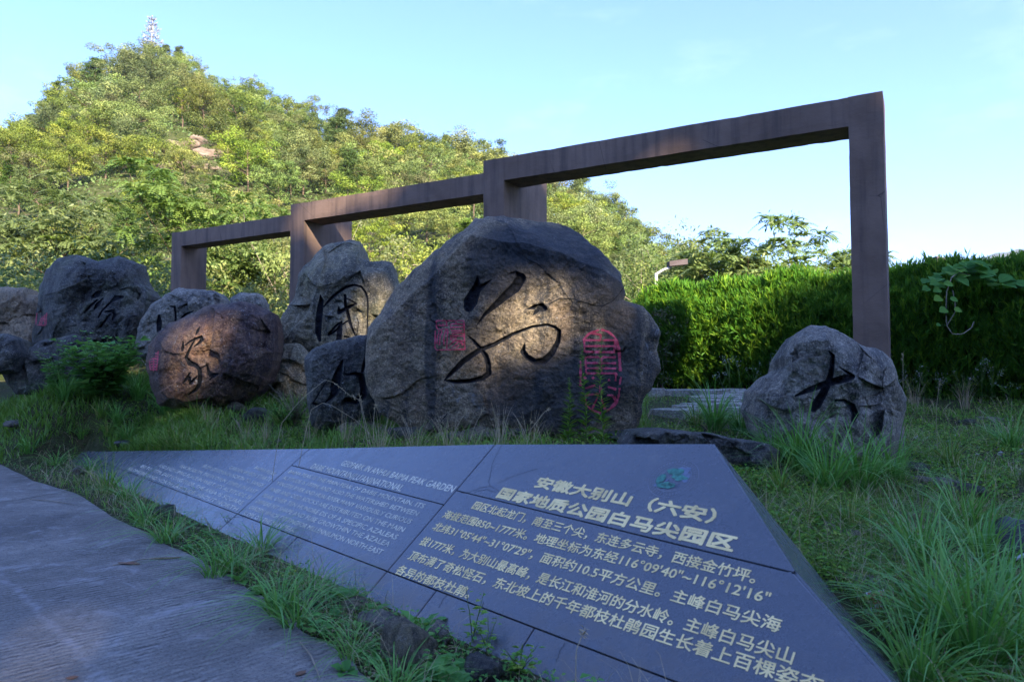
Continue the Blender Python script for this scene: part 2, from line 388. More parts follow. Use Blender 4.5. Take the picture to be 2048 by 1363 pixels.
# ------------------------------------------------------------------ board plane and terrain
f_ = F
D1 = ray(-256, 681.5 + F * math.tan(PITCH)); D1 /= np.linalg.norm(D1)
D2 = ray(2178, -500); D2 /= np.linalg.norm(D2)
BN = np.cross(D1, D2); BN /= np.linalg.norm(BN); BN *= -np.sign(BN[1])       # faces the viewer and the sky
E1 = -D1; E2 = np.cross(BN, E1); E2 *= np.sign(E2[2])
_r = ray(745, 1200); BP0 = CAM + _r * (CAMZ / -_r[2])
SH = .12
def BW(a, b, off=0.0):
    a = np.asarray(a, float); b = np.asarray(b, float)
    return BP0 + (a - SH * b)[..., None] * E1 + b[..., None] * E2 + off * BN
def AB(x, y):
    r = ray(x, y); Pt = CAM + r * (((BP0 - CAM) @ BN) / (r @ BN)); d = Pt - BP0
    return np.array([d @ E1 + SH * (d @ E2), d @ E2])

def sq(x, y):
    dx, dy = x - BP0[0], y - BP0[1]
    return dx * E1[0] + dy * E1[1], dx * .7455 + dy * .6666
_cp = [(-2.0, 2.88, .60), (.49, 4.79, .47), (-7.1, 1.54, .84), (-11.4, .6, 1.02), (-9.6, -.1, .93), (-9.4, -.55, .45), (-11, -.8, .4), (-8.2, 1.3, .72),  (2.3, 2.3, .08), (3.5, 1.5, .02), (3.5, 4, .12),
       (1.96, 1.73, .08), (1.62, 4.56, .22), (.92, 8.97, .55), (.46, 12.2, .84), (-6.9, 11.5, .95), (1.3, 1.45, .35), (-.24, 1.35, .50), (-2.57, 1.1, .46),
       (-7.9, .5, .22), (-5, .9, .40), (-5, 3, .80), (-9, 4, .9), (-14, 3, 1.05), (-14, 10, 1.0), (0, 20, 1.0), (-14, 25, 1.0), (8, 14, .8), (8, 5, .3), (-20, 5, 1.0), (-2, 8, .85), (-16, .3, 1.0), (-6.2, 2.4, .84)]
_cp += [(s, -.25, 0) for s in (-6, -4, -2, 0, 2, 4)] + [(s, -2.5, 0) for s in (-16, -8, 0, 5)] + [(4.5, .5, 0), (-13, -1.5, .3)]
_cp = np.array(_cp)
_A = np.sqrt(((_cp[:, None, :2] - _cp[None, :, :2]) ** 2).sum(-1) + .15)
_w = np.linalg.solve(_A + 1e-6 * np.eye(len(_cp)), _cp[:, 2] - .5)
def sstep(x, a, b):
    t = np.clip((x - a) / (b - a), 0, 1); return t * t * (3 - 2 * t)
def gz(x, y, fine=True):
    x = np.atleast_1d(np.asarray(x, float)); y = np.atleast_1d(np.asarray(y, float))
    s, q = sq(x, y); s_, q_ = np.clip(s, -22, 9), np.clip(q, -3, 22)
    z = np.zeros(len(x)) + .5
    for (cs, cq, _), ww in zip(_cp, _w): z += ww * np.sqrt((s_ - cs) ** 2 + (q_ - cq) ** 2 + .15)
    far = sstep(np.hypot(x, y), 18, 30)
    z = z * (1 - far) + 1.0 * far
    q0 = np.interp(s, [-11, -8.6, -7.2], [-1.0, -.8, -.35]); z = np.clip(z, 0, 1.3) * sstep(q, q0, q0 + .6)
    inb = (1 - sstep(s, 2.6, 3.1)) * sstep(s, -9.1, -8.6) * (1 - sstep(q - .819 * np.interp(s, [-8.6, -7.9, -2.45, -.07, 1.607, 3.3], [.26, .34, 1.056, 1.394, 1.59, .3]), -.02, .16)) 
    z = z * (1 - inb) + inb * np.minimum(z, np.maximum(0, .68 * q - .14))
    if fine: z = z + (1 - inb) * sstep(q, .1, .8) * .035 * fbm(np.stack([x * 1.7, y * 1.7, 0 * x], 1), 3, 5)
    far_road = sstep(-q, 6, 12)
    return z + 0 * far_road
def hit(px, py):
    r = ray(px, py); ts = np.arange(1.2, 45, .03)
    P = CAM + r * ts[:, None]; g = gz(P[:, 0], P[:, 1])
    i = np.argmax(P[:, 2] < g); 
    if P[i, 2] >= g[i]: i = len(ts) - 1
    return np.array([P[i, 0], P[i, 1], g[i]])

def axis(lo, hi, step, far):
    a = np.arange(lo, hi + 1e-6, step); out = []; d = step * 1.6; x = hi
    while x < far: x += d; out.append(x); d *= 1.35
    l = []; d = step * 1.6; x = lo
    while x > -far: x -= d; l.append(x); d *= 1.35
    return np.concatenate([l[::-1], a, out])
gx = axis(-14, 13, .12, 6000); gy = axis(1, 20, .12, 6000)
X, Y = np.meshgrid(gx, gy); Z = gz(X.ravel(), Y.ravel())
n1, n2 = len(gy), len(gx)
idx = (np.arange(n1 - 1)[:, None] * n2 + np.arange(n2 - 1)[None]).ravel()
gm = mesh_np('ground', np.stack([X.ravel(), Y.ravel(), Z], 1), np.stack([idx, idx + 1, idx + n2 + 1, idx + n2], -1), SOIL)
tag(link('ground', gm), 'grassy earth rising gently behind the slate board', kind='structure')

# road: one sheet, its weedy edge running beside the board
edge_px = [(-200, 905), (0, 928), (70, 962), (150, 985), (230, 1035), (330, 1085), (430, 1135), (540, 1205), (600, 1262), (690, 1310), (740, 1363), (800, 1440)]
ep = []
for x, y in edge_px:
    r = ray(x, y); P = CAM + r * (CAMZ / -r[2]); ep.append(P[:2])
ep = np.array(ep)
tt = np.linspace(0, len(ep) - 1, 160); e2 = np.stack([np.interp(tt, np.arange(len(ep)), ep[:, k]) for k in (0, 1)], 1)
e2 += .02 * np.stack([fbm(np.stack([tt * 3, tt * 0, tt * 0 + k], 1), 3, 40 + k) for k in (0, 1)], 1)
dirv = ep[-1] - ep[0]; dirv /= np.linalg.norm(dirv)
e2 = np.concatenate([[e2[0] - dirv * 30], e2, [e2[-1] + dirv * 1.5], [e2[-1] + dirv * 30]])
side = np.array([-.72, -.69])
ws = np.array([0, .5, 3, 9]); V = (e2[:, None] + side[None, None] * ws[None, :, None]); nv = len(e2)
Vv = np.concatenate([V.reshape(-1, 2), np.full((nv * 4, 1), .006)], 1)
lip = Vv.reshape(nv, 4, 3)[:, 0].copy(); lip[:, 2] = -.08
i = (np.arange(nv - 1)[:, None] * 4 + np.arange(3)[None]).ravel()
Q = np.stack([i, i + 4, i + 5, i + 1], -1)
j = np.arange(nv - 1); QL = np.stack([j * 4, nv * 4 + j, nv * 4 + j + 1, (j + 1) * 4], -1)
tag(link('road', mesh_np('road', np.concatenate([Vv, lip]), np.concatenate([Q, QL]), ROAD, False)), 'grooved grey concrete road surface in the shade', kind='structure')

road_o = [o for o in C.objects if o.name == 'road'][0]
for pl in ([(-60, 1012), (40, 1000), (95, 990), (135, 984)],):
    q = np.array([[*(CAM + ray(x, y) * (CAMZ / -ray(x, y)[2]))[:2]] for x, y in pl]); t = np.linspace(0, 3, 30); q = np.stack([np.interp(t, np.arange(4), q[:, k]) for k in (0, 1)], 1); q += .006 * np.stack([fbm(np.stack([t * 9, t * 0, t * 0 + k], 1), 3, 3) for k in (5, 6)], 1)
    ac = Acc(); d = np.gradient(q, axis=0); d /= np.linalg.norm(d, axis=1)[:, None]; nr_ = np.stack([-d[:, 1], d[:, 0]], 1) * (.006 if pl[0][1] < 1100 else .0022); V = np.concatenate([np.c_[q + nr_, np.full(30, .0095)], np.c_[q - nr_, np.full(30, .0095)]]); i = np.arange(29); ac.add(V, np.stack([i, 30 + i, 31 + i, i + 1], -1)); link('road_joint' if pl[0][1] < 1100 else 'road_crack', ac.mesh('road_joint', JOINT, False), road_o)

# ------------------------------------------------------------------ far setting: wooded hill and mountain
RP = np.array([(-900, 330, 140), (-400, 290, 140), (-100, 262, 145), (0, 250, 150), (60, 236, 155), (130, 168, 170), (200, 138, 180), (300, 105, 190), (380, 138, 185), (480, 172, 178),
               (560, 205, 172), (640, 240, 166), (760, 262, 158), (880, 282, 148), (960, 305, 140), (1060, 350, 128), (1150, 388, 118), (1240, 418, 110), (1330, 482, 104), (1400, 540, 100), (1480, 600, 98), (1600, 700, 96), (1800, 745, 95)], float)
HY0 = 30.0
def ridge(px):
    y = np.interp(px, RP[:, 0], RP[:, 1]); D = np.interp(px, RP[:, 0], RP[:, 2])
    v = -(y - 681.5) / F; rz = sP + v * cP; ry = cP - v * sP
    zr = CAMZ + rz / ry * D - np.interp(px, [1000, 1500], [7.0, 5.5])
    return D, np.maximum(zr, 1.0)
def hillz(px, Yd):
    D, zr = ridge(px); t = np.clip((Yd - HY0) / (D - HY0), 0, 2)
    up = t ** 1.15; dn = 1 - (t - 1) * 1.2
    g = np.where(t < 1, up, np.maximum(dn, 0))
    z = 1.0 + (zr - 1.0) * g
    x = (px - 1024) / F * Yd
    bump_ = fbm(np.stack([x * .03, Yd * .03, 0 * x], 1), 4, 60) * 4 * sstep(Yd, 36, 80) * np.clip((zr - 1) / 20, 0, 1)
    return z + bump_ * np.where(t < .9, 1, .3)
hx = np.linspace(-900, 1800, 220); hy = np.concatenate([np.linspace(HY0, 200, 120), np.linspace(205, 420, 20)])
HX, HYY = np.meshgrid(hx, hy); hz = hillz(HX.ravel(), HYY.ravel())
hV = np.stack([(HX.ravel() - 1024) / F * HYY.ravel(), HYY.ravel(), hz - .02], 1); n2 = len(hx)
idx = (np.arange(len(hy) - 1)[:, None] * n2 + np.arange(n2 - 1)[None]).ravel()
tag(link('hill', mesh_np('hill', hV, np.stack([idx, idx + 1, idx + n2 + 1, idx + n2], -1), HILL)), 'steep wooded hillside rising on the left', kind='structure')
# distant mountain ridge at the right edge
mx_ = np.linspace(1700, 3600, 90); my_ = np.interp(mx_, [1700, 1880, 1950, 2010, 2048, 2150, 2400, 2800, 3200, 3600], [600, 560, 517, 502, 498, 485, 470, 500, 540, 600])
rows = []
for k, (Yd, g) in enumerate(((2600, 0), (2900, .35), (3200, .75), (3500, 1.0), (4200, .3))):
    for x, y in zip(mx_, my_):
        top = U(x, y, 3500); rows.append([(x - 1024) / F * Yd + 0, Yd, 1 + (top[2] - 1) * g + (60 * fbm(np.array([[x * .02, Yd * .002, k]]), 3, 9)[0] if 0 < g < 1 else 10 * fbm(np.array([[x * .05, 0, 0]]), 3, 9)[0] * (g == 1))])
n2 = len(mx_); idx = (np.arange(4)[:, None] * n2 + np.arange(n2 - 1)[None]).ravel()
tag(link('mountain', mesh_np('mountain', np.array(rows), np.stack([idx, idx + 1, idx + n2 + 1, idx + n2], -1), HILL)), 'far blue mountain ridge above the hedge', kind='structure')

# ------------------------------------------------------------------ stepped frame of four piers and three beams
FY = .520; fu = np.array([math.cos(FY), -math.sin(FY)]); fn = np.array([math.sin(FY), math.cos(FY)])
FX0, FY0 = 6.337 * .85, 12.006 * .85
def gridbox(name, s0, s1, d0, d1, z0, z1, parent, step=.09, amp=.003, seed=0):
    dims = [abs(s1 - s0), abs(d1 - d0), z1 - z0]
    ns = [max(2, int(d / step)) for d in dims]; Vs = []; Qs = []; base = 0; bev = .012
    for ax in range(3):
        for sgn in (0, 1):
            u, v = [k for k in range(3) if k != ax]
            a = np.linspace(0, 1, ns[u] + 1); b = np.linspace(0, 1, ns[v] + 1); A, B = np.meshgrid(a, b)
            p = np.zeros((A.size, 3)); p[:, u] = A.ravel(); p[:, v] = B.ravel(); p[:, ax] = sgn
            i = (np.arange(len(b) - 1)[:, None] * len(a) + np.arange(len(a) - 1)[None]).ravel()
            q = np.stack([i, i + 1, i + len(a) + 1, i + len(a)], -1)
            if (sgn == 0) == (ax != 1): q = q[:, ::-1]
            Vs.append(p); Qs.append(q + base); base += len(p)
    p = np.concatenate(Vs); Q = np.concatenate(Qs)
    key = np.round(p * 1e5).astype(np.int64); _, ui, inv = np.unique(key, axis=0, return_index=True, return_inverse=True)
    p = p[ui]; Q = inv.ravel()[Q]
    s = s0 + (s1 - s0) * p[:, 0]; d = d0 + (d1 - d0) * p[:, 1]; z = z0 + (z1 - z0) * p[:, 2]
    onface = (np.abs(p - .5) > .4999).sum(1)
    cs = (s0 + s1) / 2; cd = (d0 + d1) / 2
    q3 = np.stack([s * 3, d * 3, z * 3 + seed], 1); chip = np.where(onface >= 2, .004 + .009 * np.clip(fbm(q3 * 1.6, 3, seed + 3) - .25, 0, 1), 0)
    s = s + amp * fbm(q3, 3, seed) - np.sign(s - cs) * chip * (np.abs(p[:, 0] - .5) > .4999)
    d = d + amp * fbm(q3 + 30, 3, seed) - np.sign(d - cd) * chip * (np.abs(p[:, 1] - .5) > .4999)
    z = z + amp * fbm(q3 + 60, 3, seed) - chip * np.where(p[:, 2] > .99, 1, np.where(p[:, 2] < .01, -1, 0))
    W = np.stack([FX0 - s * fu[0] + d * fn[0], FY0 - s * fu[1] + d * fn[1], z], 1)
    o = link(name, mesh_np(name, W, Q, PLASTER, False), parent)
    W0 = np.array(parent.location); me = o.data
    me.transform(__import__('mathutils').Matrix.Translation(-Vector(W0)))
    return o
fs = lambda v: v * .85
s1, s2, s3, s4, s5, s6, s7 = [fs(v) for v in (.55, 8.057, 7.512, 14.169, 13.658, 19.22, 18.754)]
zt1, zb1, zt2, zb2, zt3, zb3 = [fs(v) + CAMZ for v in (4.831, 4.302, 4.55, 4.061, 4.28, 3.83)]
fr = thing('portal_frame', 'long brown plastered frame of four piers and three stepped beams behind the stones', 'frame', (FX0, FY0, .5))
gridbox('pier', 0, s1, 0, .66, .2, zt1, fr, seed=1)
gridbox('beam', s1 - .03, s3 + .03, .003, fs(.768), zb1, zt1 - .003, fr, seed=2)
gridbox('pier', s3, s2, 0, fs(2.119), .4, zt1, fr, seed=3)
gridbox('beam', s2 - .03, s5 + .03, .003, fs(.733), zb2, zt2 - .003, fr, seed=4)
gridbox('pier', s5, s4, 0, fs(1.849), .4, zt2, fr, seed=5)
gridbox('beam', s4 - .03, s7 + .03, .003, fs(.578), zb3, zt3 - .003, fr, seed=6)
gridbox('pier', s7, s6, 0, fs(.898), .4, zt3, fr, seed=7)

# ------------------------------------------------------------------ slate-dark granite information board
bd = thing('information_board', 'long sloping dark granite board engraved in gold Chinese and English beside the road', 'information board', (BP0[0], BP0[1], 0))
BO = np.array(bd.location)
def bpoly(name, pts_ab, th, mat, parent, off=0., bev=.004):
    """slab piece on the board plane, polygon in (a,b), with chamfered edge"""
    p = np.array(pts_ab, float); n = len(p); c = p.mean(0)
    d = c - p; d /= np.linalg.norm(d, axis=1)[:, None]
    inn = p + d * bev * 1.4
    V = np.concatenate([BW(p[:, 0], p[:, 1], off - th), BW(p[:, 0], p[:, 1], off - bev), BW(inn[:, 0], inn[:, 1], off)]) - BO
    Fs = []
    for r_ in (0, 1):
        for i in range(n): Fs.append([r_ * n + i, r_ * n + (i + 1) % n, (r_ + 1) * n + (i + 1) % n, (r_ + 1) * n + i])
    me = mesh_np(name, V, [np.array(Fs), np.array([[2 * n + i for i in range(n)]])], mat, False)
    return link(name, me, parent)
TOPA = [-8.6, -7.9, -2.45, -.07, 1.607]; TOPB = [.26, .34, 1.056, 1.394, 1.59]
top = lambda a: float(np.interp(a, TOPA, TOPB))
RA = [1.607, 2.28, 2.725, 3.30]; RB = [1.59, .845, .472, -.02]
ra = lambda b: float(np.interp(-b, [-v for v in RB], RA))
g_ = .0035
J1, J0 = -2.455, -.085
def row(a0, a1, b0, b1): return [(a0 + g_, b0 + g_), (a1 - g_, b0 + g_), (a1 - g_, b1 - g_), (a0 + g_, b1 - g_)]
PT = .03
for a0, a1 in ((-8.6, -6.6), (-6.6, -4.5), (-4.5, J1), (J1, -1.3), (-1.3, J0), (J0, .42), (.42, 1.2), (1.2, 2.0)):
    bpoly('granite_panel', row(a0, a1, -.02, .2), PT, GRANITE, bd)
bpoly('granite_panel', [(2.0 + g_, -.02), (3.30 - g_, -.02), (ra(.2) - g_, .2 - g_), (2.0 + g_, .2 - g_)], PT, GRANITE, bd)
bpoly('granite_panel', [(-8.6, .2 + g_), (J1 - g_, .2 + g_), (J1 - g_, top(J1)), (-7.9, top(-7.9)), (-8.6, top(-8.6))], PT, GRANITE, bd)
bpoly('granite_panel', [(J1 + g_, .2 + g_), (J0 - g_, .2 + g_), (J0 - g_, .775 - g_), (J1 + g_, .825 - g_)], PT, GRANITE, bd)
bpoly('granite_panel', [(J1 + g_, .825 + g_), (J0 - g_, .775 + g_), (J0 - g_, top(J0)), (J1 + g_, top(J1))], PT, GRANITE, bd)
bpoly('granite_panel', [(J0 + g_, .2 + g_), (ra(.2) - g_, .2 + g_), (RA[2] - g_, RB[2]), (ra(.835) - g_, .835 - g_), (J0 + g_, .912 - g_)], PT, GRANITE, bd)
bpoly('granite_panel', [(J0 + g_, .912 + g_), (ra(.835) - g_, .835 + g_), (1.607 - g_, 1.59), (J0 + g_, top(J0))], PT, GRANITE, bd)
# concrete wedge under the panels
aa = [-8.6, -7.9, J1, J0, 1.607]
botp = [BW(-8.6, -.02, -PT - .002), BW(3.30, -.02, -PT - .002)]
topp = [BW(a, top(a) - .004, -PT - .002) for a in aa]
G0 = U(1690, 1190, 3.85)
ring = np.array([botp[0], botp[1], BW(RA[2], RB[2], -PT - .002), BW(RA[1], RB[1], -PT - .002)] + topp[::-1])
low = ring.copy(); low[:, 2] = -.1
back = ring.copy(); back[:, 2] = -.1
for k in range(len(ring)):
    if k >= 4: low[k, :2] += np.array([.7455, .6666]) * .12
low[2, :2] += [.16, .03]; low[3, :2] = G0[:2] - [.06, .03]; low[4, :2] += [.25, 0]
n = len(ring); Vb = np.concatenate([ring, low]) - BO
Fs = [[i, (i + 1) % n, n + (i + 1) % n, n + i] for i in range(n)]
link('concrete_base', mesh_np('concrete_base', Vb, [np.array(Fs), np.array([list(range(n))])], CEMENT, False), bd)
# polished end faces (two triangles of the hipped end)
def plate(name, P, mat, parent, th=.025):
    P = np.array(P); nn = np.cross(P[1] - P[0], P[2] - P[0]); nn /= np.linalg.norm(nn)
    if nn[0] < 0: nn = -nn
    V = np.concatenate([P + nn * .002, P - nn * th]) - BO; k = len(P)
    Fs = [[i, (i + 1) % k, k + (i + 1) % k, k + i] for i in range(k)]
    return link(name, mesh_np(name, V, [np.array(Fs), np.array([list(range(k))])], mat, False), parent)
R0 = BW(1.607 + .008, 1.59); Rm = BW(RA[1] + .008, RB[1]); R2 = BW(RA[2] + .008, RB[2]); R1 = BW(RA[3] + .008, RB[3]); Gp = np.array([G0[0], G0[1], .06])
Rb = R0.copy(); Rb[0] += .015
mid = Gp
plate('end_panel', [Rm, R0, Gp], GRANITE, bd)
plate('end_panel', [Rm + (Gp - Rm) * .01, Gp + [0, -.006, 0], np.array([1.62, 2.9, .03]), np.array([1.42, 1.9, .0]), R1, R2], GRANITE, bd)

# lettering
def text_mesh(txt, offset=0.0, spacing=1.0, extr=.0):
    cu = bpy.data.curves.new('t', 'FONT'); cu.body = txt; cu.size = 1; cu.offset = offset; cu.space_character = spacing
    cu.resolution_u = 2
    o = bpy.data.objects.new('t', cu); C.objects.link(o)
    dg = bpy.context.evaluated_depsgraph_get(); dg.update()
    me = bpy.data.meshes.new_from_object(o.evaluated_get(dg))
    bpy.data.objects.remove(o); bpy.data.curves.remove(cu)
    return me
def letter(txt, p0, p1, h, mat, name='text_line', offset=0.0, spacing=1.0, off=.0015, drop=True):
    """line of text whose centre line runs p0 -> p1 (photo pixels, both on the board plane), glyph height h in metres"""
    a0, a1 = AB(*p0), AB(*p1)
    me = text_mesh(txt, 0.0, spacing)
    n = len(me.vertices); v = np.zeros(n * 3, np.float32); me.vertices.foreach_get('co', v); v = v.reshape(-1, 3)
    x0, x1 = v[:, 0].min(), v[:, 0].max(); y0, y1 = (-.08, .84) if any(ord(c) > 0x3000 for c in txt) else (0., .70)
    t = (v[:, 0] - x0) / (x1 - x0); s_ = (v[:, 1] - (y0 + y1) / 2) / (y1 - y0)
    a = a0[0] + (a1[0] - a0[0]) * t; b = a0[1] + (a1[1] - a0[1]) * t + s_ * h
    nl = len(me.loops); li = np.zeros(nl, np.int32); me.loops.foreach_get('vertex_index', li)
    me.calc_loop_triangles(); tl = np.zeros(len(me.loop_triangles) * 3, np.int32); me.loop_triangles.foreach_get('vertices', tl); tl = tl.reshape(-1, 3)
    p = BW(a[tl[:1]].ravel(), b[tl[:1]].ravel()) ; nn_ = np.cross(p[1] - p[0], p[2] - p[0])
    if nn_ @ BN < 0: tl = tl[:, ::-1]
    Vs = []; Ts = []; ks = [(0, 0)] if offset <= 0 else [(math.cos(t) * offset * h, math.sin(t) * offset * h) for t in np.arange(6) / 6 * 6.283]
    for k, (da, db) in enumerate(ks):
        Vs.append(BW(a + da, b + db, off + k * 1e-4) - BO); Ts.append(tl + k * n)
    bpy.data.meshes.remove(me)
    return link(name, mesh_np(name, np.concatenate(Vs), [np.concatenate(Ts)], mat, False), bd)
letter('安徽大别山（六安）', (1075, 963), (1431, 1033), .092, GOLD, 'title_line', .055)
letter('国家地质公园白马尖园区', (1000, 984), (1470, 1088), .092, GOLD, 'title_line', .055)
cn = [('园区北起龙门，南至三个尖，东连多云寺，西接金竹坪。', (948, 1009), (1513, 1155)),
      ('海拔范围850~1777米。地理坐标为东经116°09\'40"~116°12\'16"', (889, 1027), (1540, 1195)),
      ('北纬31°05\'44"~31°07\'29"，面积约10.5平方公里。主峰白马尖海', (869, 1051), (1562, 1251)),
      ('拔1777米，为大别山最高峰，是长江和淮河的分水岭。主峰白马尖山', (844, 1080), (1588, 1313)),
      ('顶布满了奇松怪石，东北坡上的千年都枝杜鹃园生长着上百棵姿态', (821, 1109), (1645, 1372)),
      ('各异的都枝杜鹃。', (795, 1137), (942, 1187))]
for t_, a_, b_ in cn: letter(t_, a_, b_, .068, GOLD, 'text_line', .022)
letter('GEOPARK IN ANHUI BAIMA PEAK GARDEN', (685, 925), (909, 978), .062, WHITEP, 'title_line', .02)
letter("DABIE MOUNTAIN(LU'AN)NATIONAL", (625, 931), (806, 976), .062, WHITEP, 'title_line', .02)
en = [('BAIMA PEAK IS THE MAIN PEAK OF DABIE MOUNTAIN, ITS', (579, 942), (849, 1012)), ('ALTITUDE IS 1777M, AND ALSO THE WATERSHED BETWEEN', (567, 954), (837, 1027)),
      ('YANGTSE RIVER AND HUAI RIVER.MANY VARIOUSLY CURIOUS', (554, 965), (823, 1043)), ('PINES AND ODD ROCKS ARE DISTRIBUTED ON THE MAIN', (541, 977), (809, 1059)),
      ('PEAK, OVER TEN HUNDRE DS OF A SPECIFIC AZALEAS', (527, 989), (795, 1074)), ('DIFFERE NT SHAPE AND FUSE GROWTHIN THE AZALEA', (514, 1001), (780, 1088)),
      ('GARDEN WHICH EXISTINGFOR MILLENNIUMON NORTH-EAST', (500, 1013), (765, 1104)), ('SLOPE ON THE MAIN PEAK.', (488, 1025), (592, 1061))]
for t_, a_, b_ in en: letter(t_, a_, b_, .040, WHITEP, 'text_line', .015)
lf = [('BAIMA PEAK', (511, 934), (551, 948)), ('GARDEN,WHICH STARTS', (460, 934), (542, 959)), ('FROM LONGMEN IN NORTH TO SANGE', (407, 931), (528, 971)),
      ('PEAK IN SOUTH, THE DUOYUN TEMPLE IN EAST', (361, 931), (514, 983)), ('AND JINZHUPING PLACE IN WEST. ITS ALTITUDE IS', (319, 930), (502, 995)),
      ('850 TO 1777M. EAST LONGITUDE, THE AREA IS SQUARE', (283, 931), (487, 1006)), ('KILOMETRES AND NORTH LATITUDE. ABOUT NORTH', (258, 936), (476, 1018))]
for t_, a_, b_ in lf: letter(t_, a_, b_, .042, WHITEP, 'text_line', .002)
# round emblem: incised rings, radial characters, green hills over pale water lines
EC = AB(1346, 955); ER = .150
def ribbon_ab(acc, pts, wd, off=.0012, var=.5):
    p = np.array(pts, float); d = np.gradient(p, axis=0); d /= np.linalg.norm(d, axis=1)[:, None] + 1e-9
    nrm = np.stack([-d[:, 1], d[:, 0]], 1) * wd / 2
    A_ = p + nrm; B_ = p - nrm; n = len(p)
    V = np.concatenate([BW(A_[:, 0], A_[:, 1], off), BW(B_[:, 0], B_[:, 1], off)]) - BO; i = np.arange(n - 1)
    acc.add(V, np.stack([i, i + 1, n + i + 1, n + i], -1), var=var)
EMB_L = simple('emblem_line', (.20, .21, .24), .5, .1, 40); EMB_G = simple('emblem_green', (.06, .20, .15), .6, .8, 30); EMB_W = simple('emblem_pale', (.15, .18, .25), .6, .4, 40)
ac = Acc(); th = np.linspace(0, 2 * math.pi, 65)
for rr in (1.0, .72): ribbon_ab(ac, np.stack([EC[0] + ER * rr * np.cos(th), EC[1] + ER * rr * np.sin(th)], 1), .003)
for k in range(44):
    t0 = k / 44 * 2 * math.pi
    for dt in (-.02, .022):
        ribbon_ab(ac, [(EC[0] + ER * r_ * math.cos(t0 + dt), EC[1] + ER * r_ * math.sin(t0 + dt)) for r_ in (.80, .86, .92)], .0025)
em = link('emblem', ac.mesh('emblem', EMB_L, False), bd)
def blob(acc, cx, cy, rx, ry, seed, off):
    k = 26; t = np.arange(k) / k * 2 * math.pi; r = 1 + .35 * fbm(np.stack([np.cos(t) * 1.6 + seed, np.sin(t) * 1.6, 0 * t], 1), 3, seed)
    a = EC[0] + ER * (cx + rx * r * np.cos(t)); b = EC[1] + ER * (cy + ry * r * np.sin(t))
    V = np.concatenate([BW(a, b, off), BW(np.array([EC[0] + ER * cx]), np.array([EC[1] + ER * cy]), off)]) - BO; i = np.arange(k)
    acc.add(V, T=np.stack([i, (i + 1) % k, np.full(k, k)], -1))
ac = Acc(); blob(ac, .20, .42, .30, .22, 3, .0016); blob(ac, .5, .12, .15, .28, 4, .0017); blob(ac, -.45, -.45, .2, .12, 5, .0018)
for k in range(7): ribbon_ab(ac, [(EC[0] + ER * x, EC[1] + ER * (-.08 - .07 * k + .04 * math.sin(x * 6 + k))) for x in np.linspace(-.25, .45, 12)], .0022, .0019)
link('emblem_water', ac.mesh('emblem_water', EMB_W, False), em)
ac = Acc(); blob(ac, -.12, .34, .28, .17, 7, .0024); blob(ac, .12, .36, .16, .14, 11, .0026); blob(ac, .26, .05, .32, .15, 8, .0028); blob(ac, -.45, -.12, .17, .3, 9, .0030); blob(ac, -.12, -.42, .36, .16, 10, .0032)
link('emblem_hills', ac.mesh('emblem_hills', EMB_G, False), em)
# cracks in the slabs
ac = Acc()
for pl in ([(1003, 890), (985, 925), (979, 958), (980, 972)], [(979, 972), (960, 975), (938, 984), (922, 985)], [(980, 972), (992, 977), (1000, 985), (1030, 996), (1036, 1010)],
           [(995, 966), (1030, 950), (1075, 937)], [(948, 985), (958, 981), (975, 978), (992, 984)], [(894, 1189), (884, 1203), (877, 1215)], [(1130, 1285), (1121, 1300), (1113, 1322)]):
    q_ = np.array([AB(*p) for p in pl]); t = np.linspace(0, len(q_) - 1, 14); q_ = np.stack([np.interp(t, np.arange(len(q_)), q_[:, k]) for k in (0, 1)], 1)
    q_[1:-1] += rng.normal(0, .003, (12, 2)); ribbon_ab(ac, q_, .003, .0008)
link('slab_crack', ac.mesh('slab_crack', JOINT, False), bd)

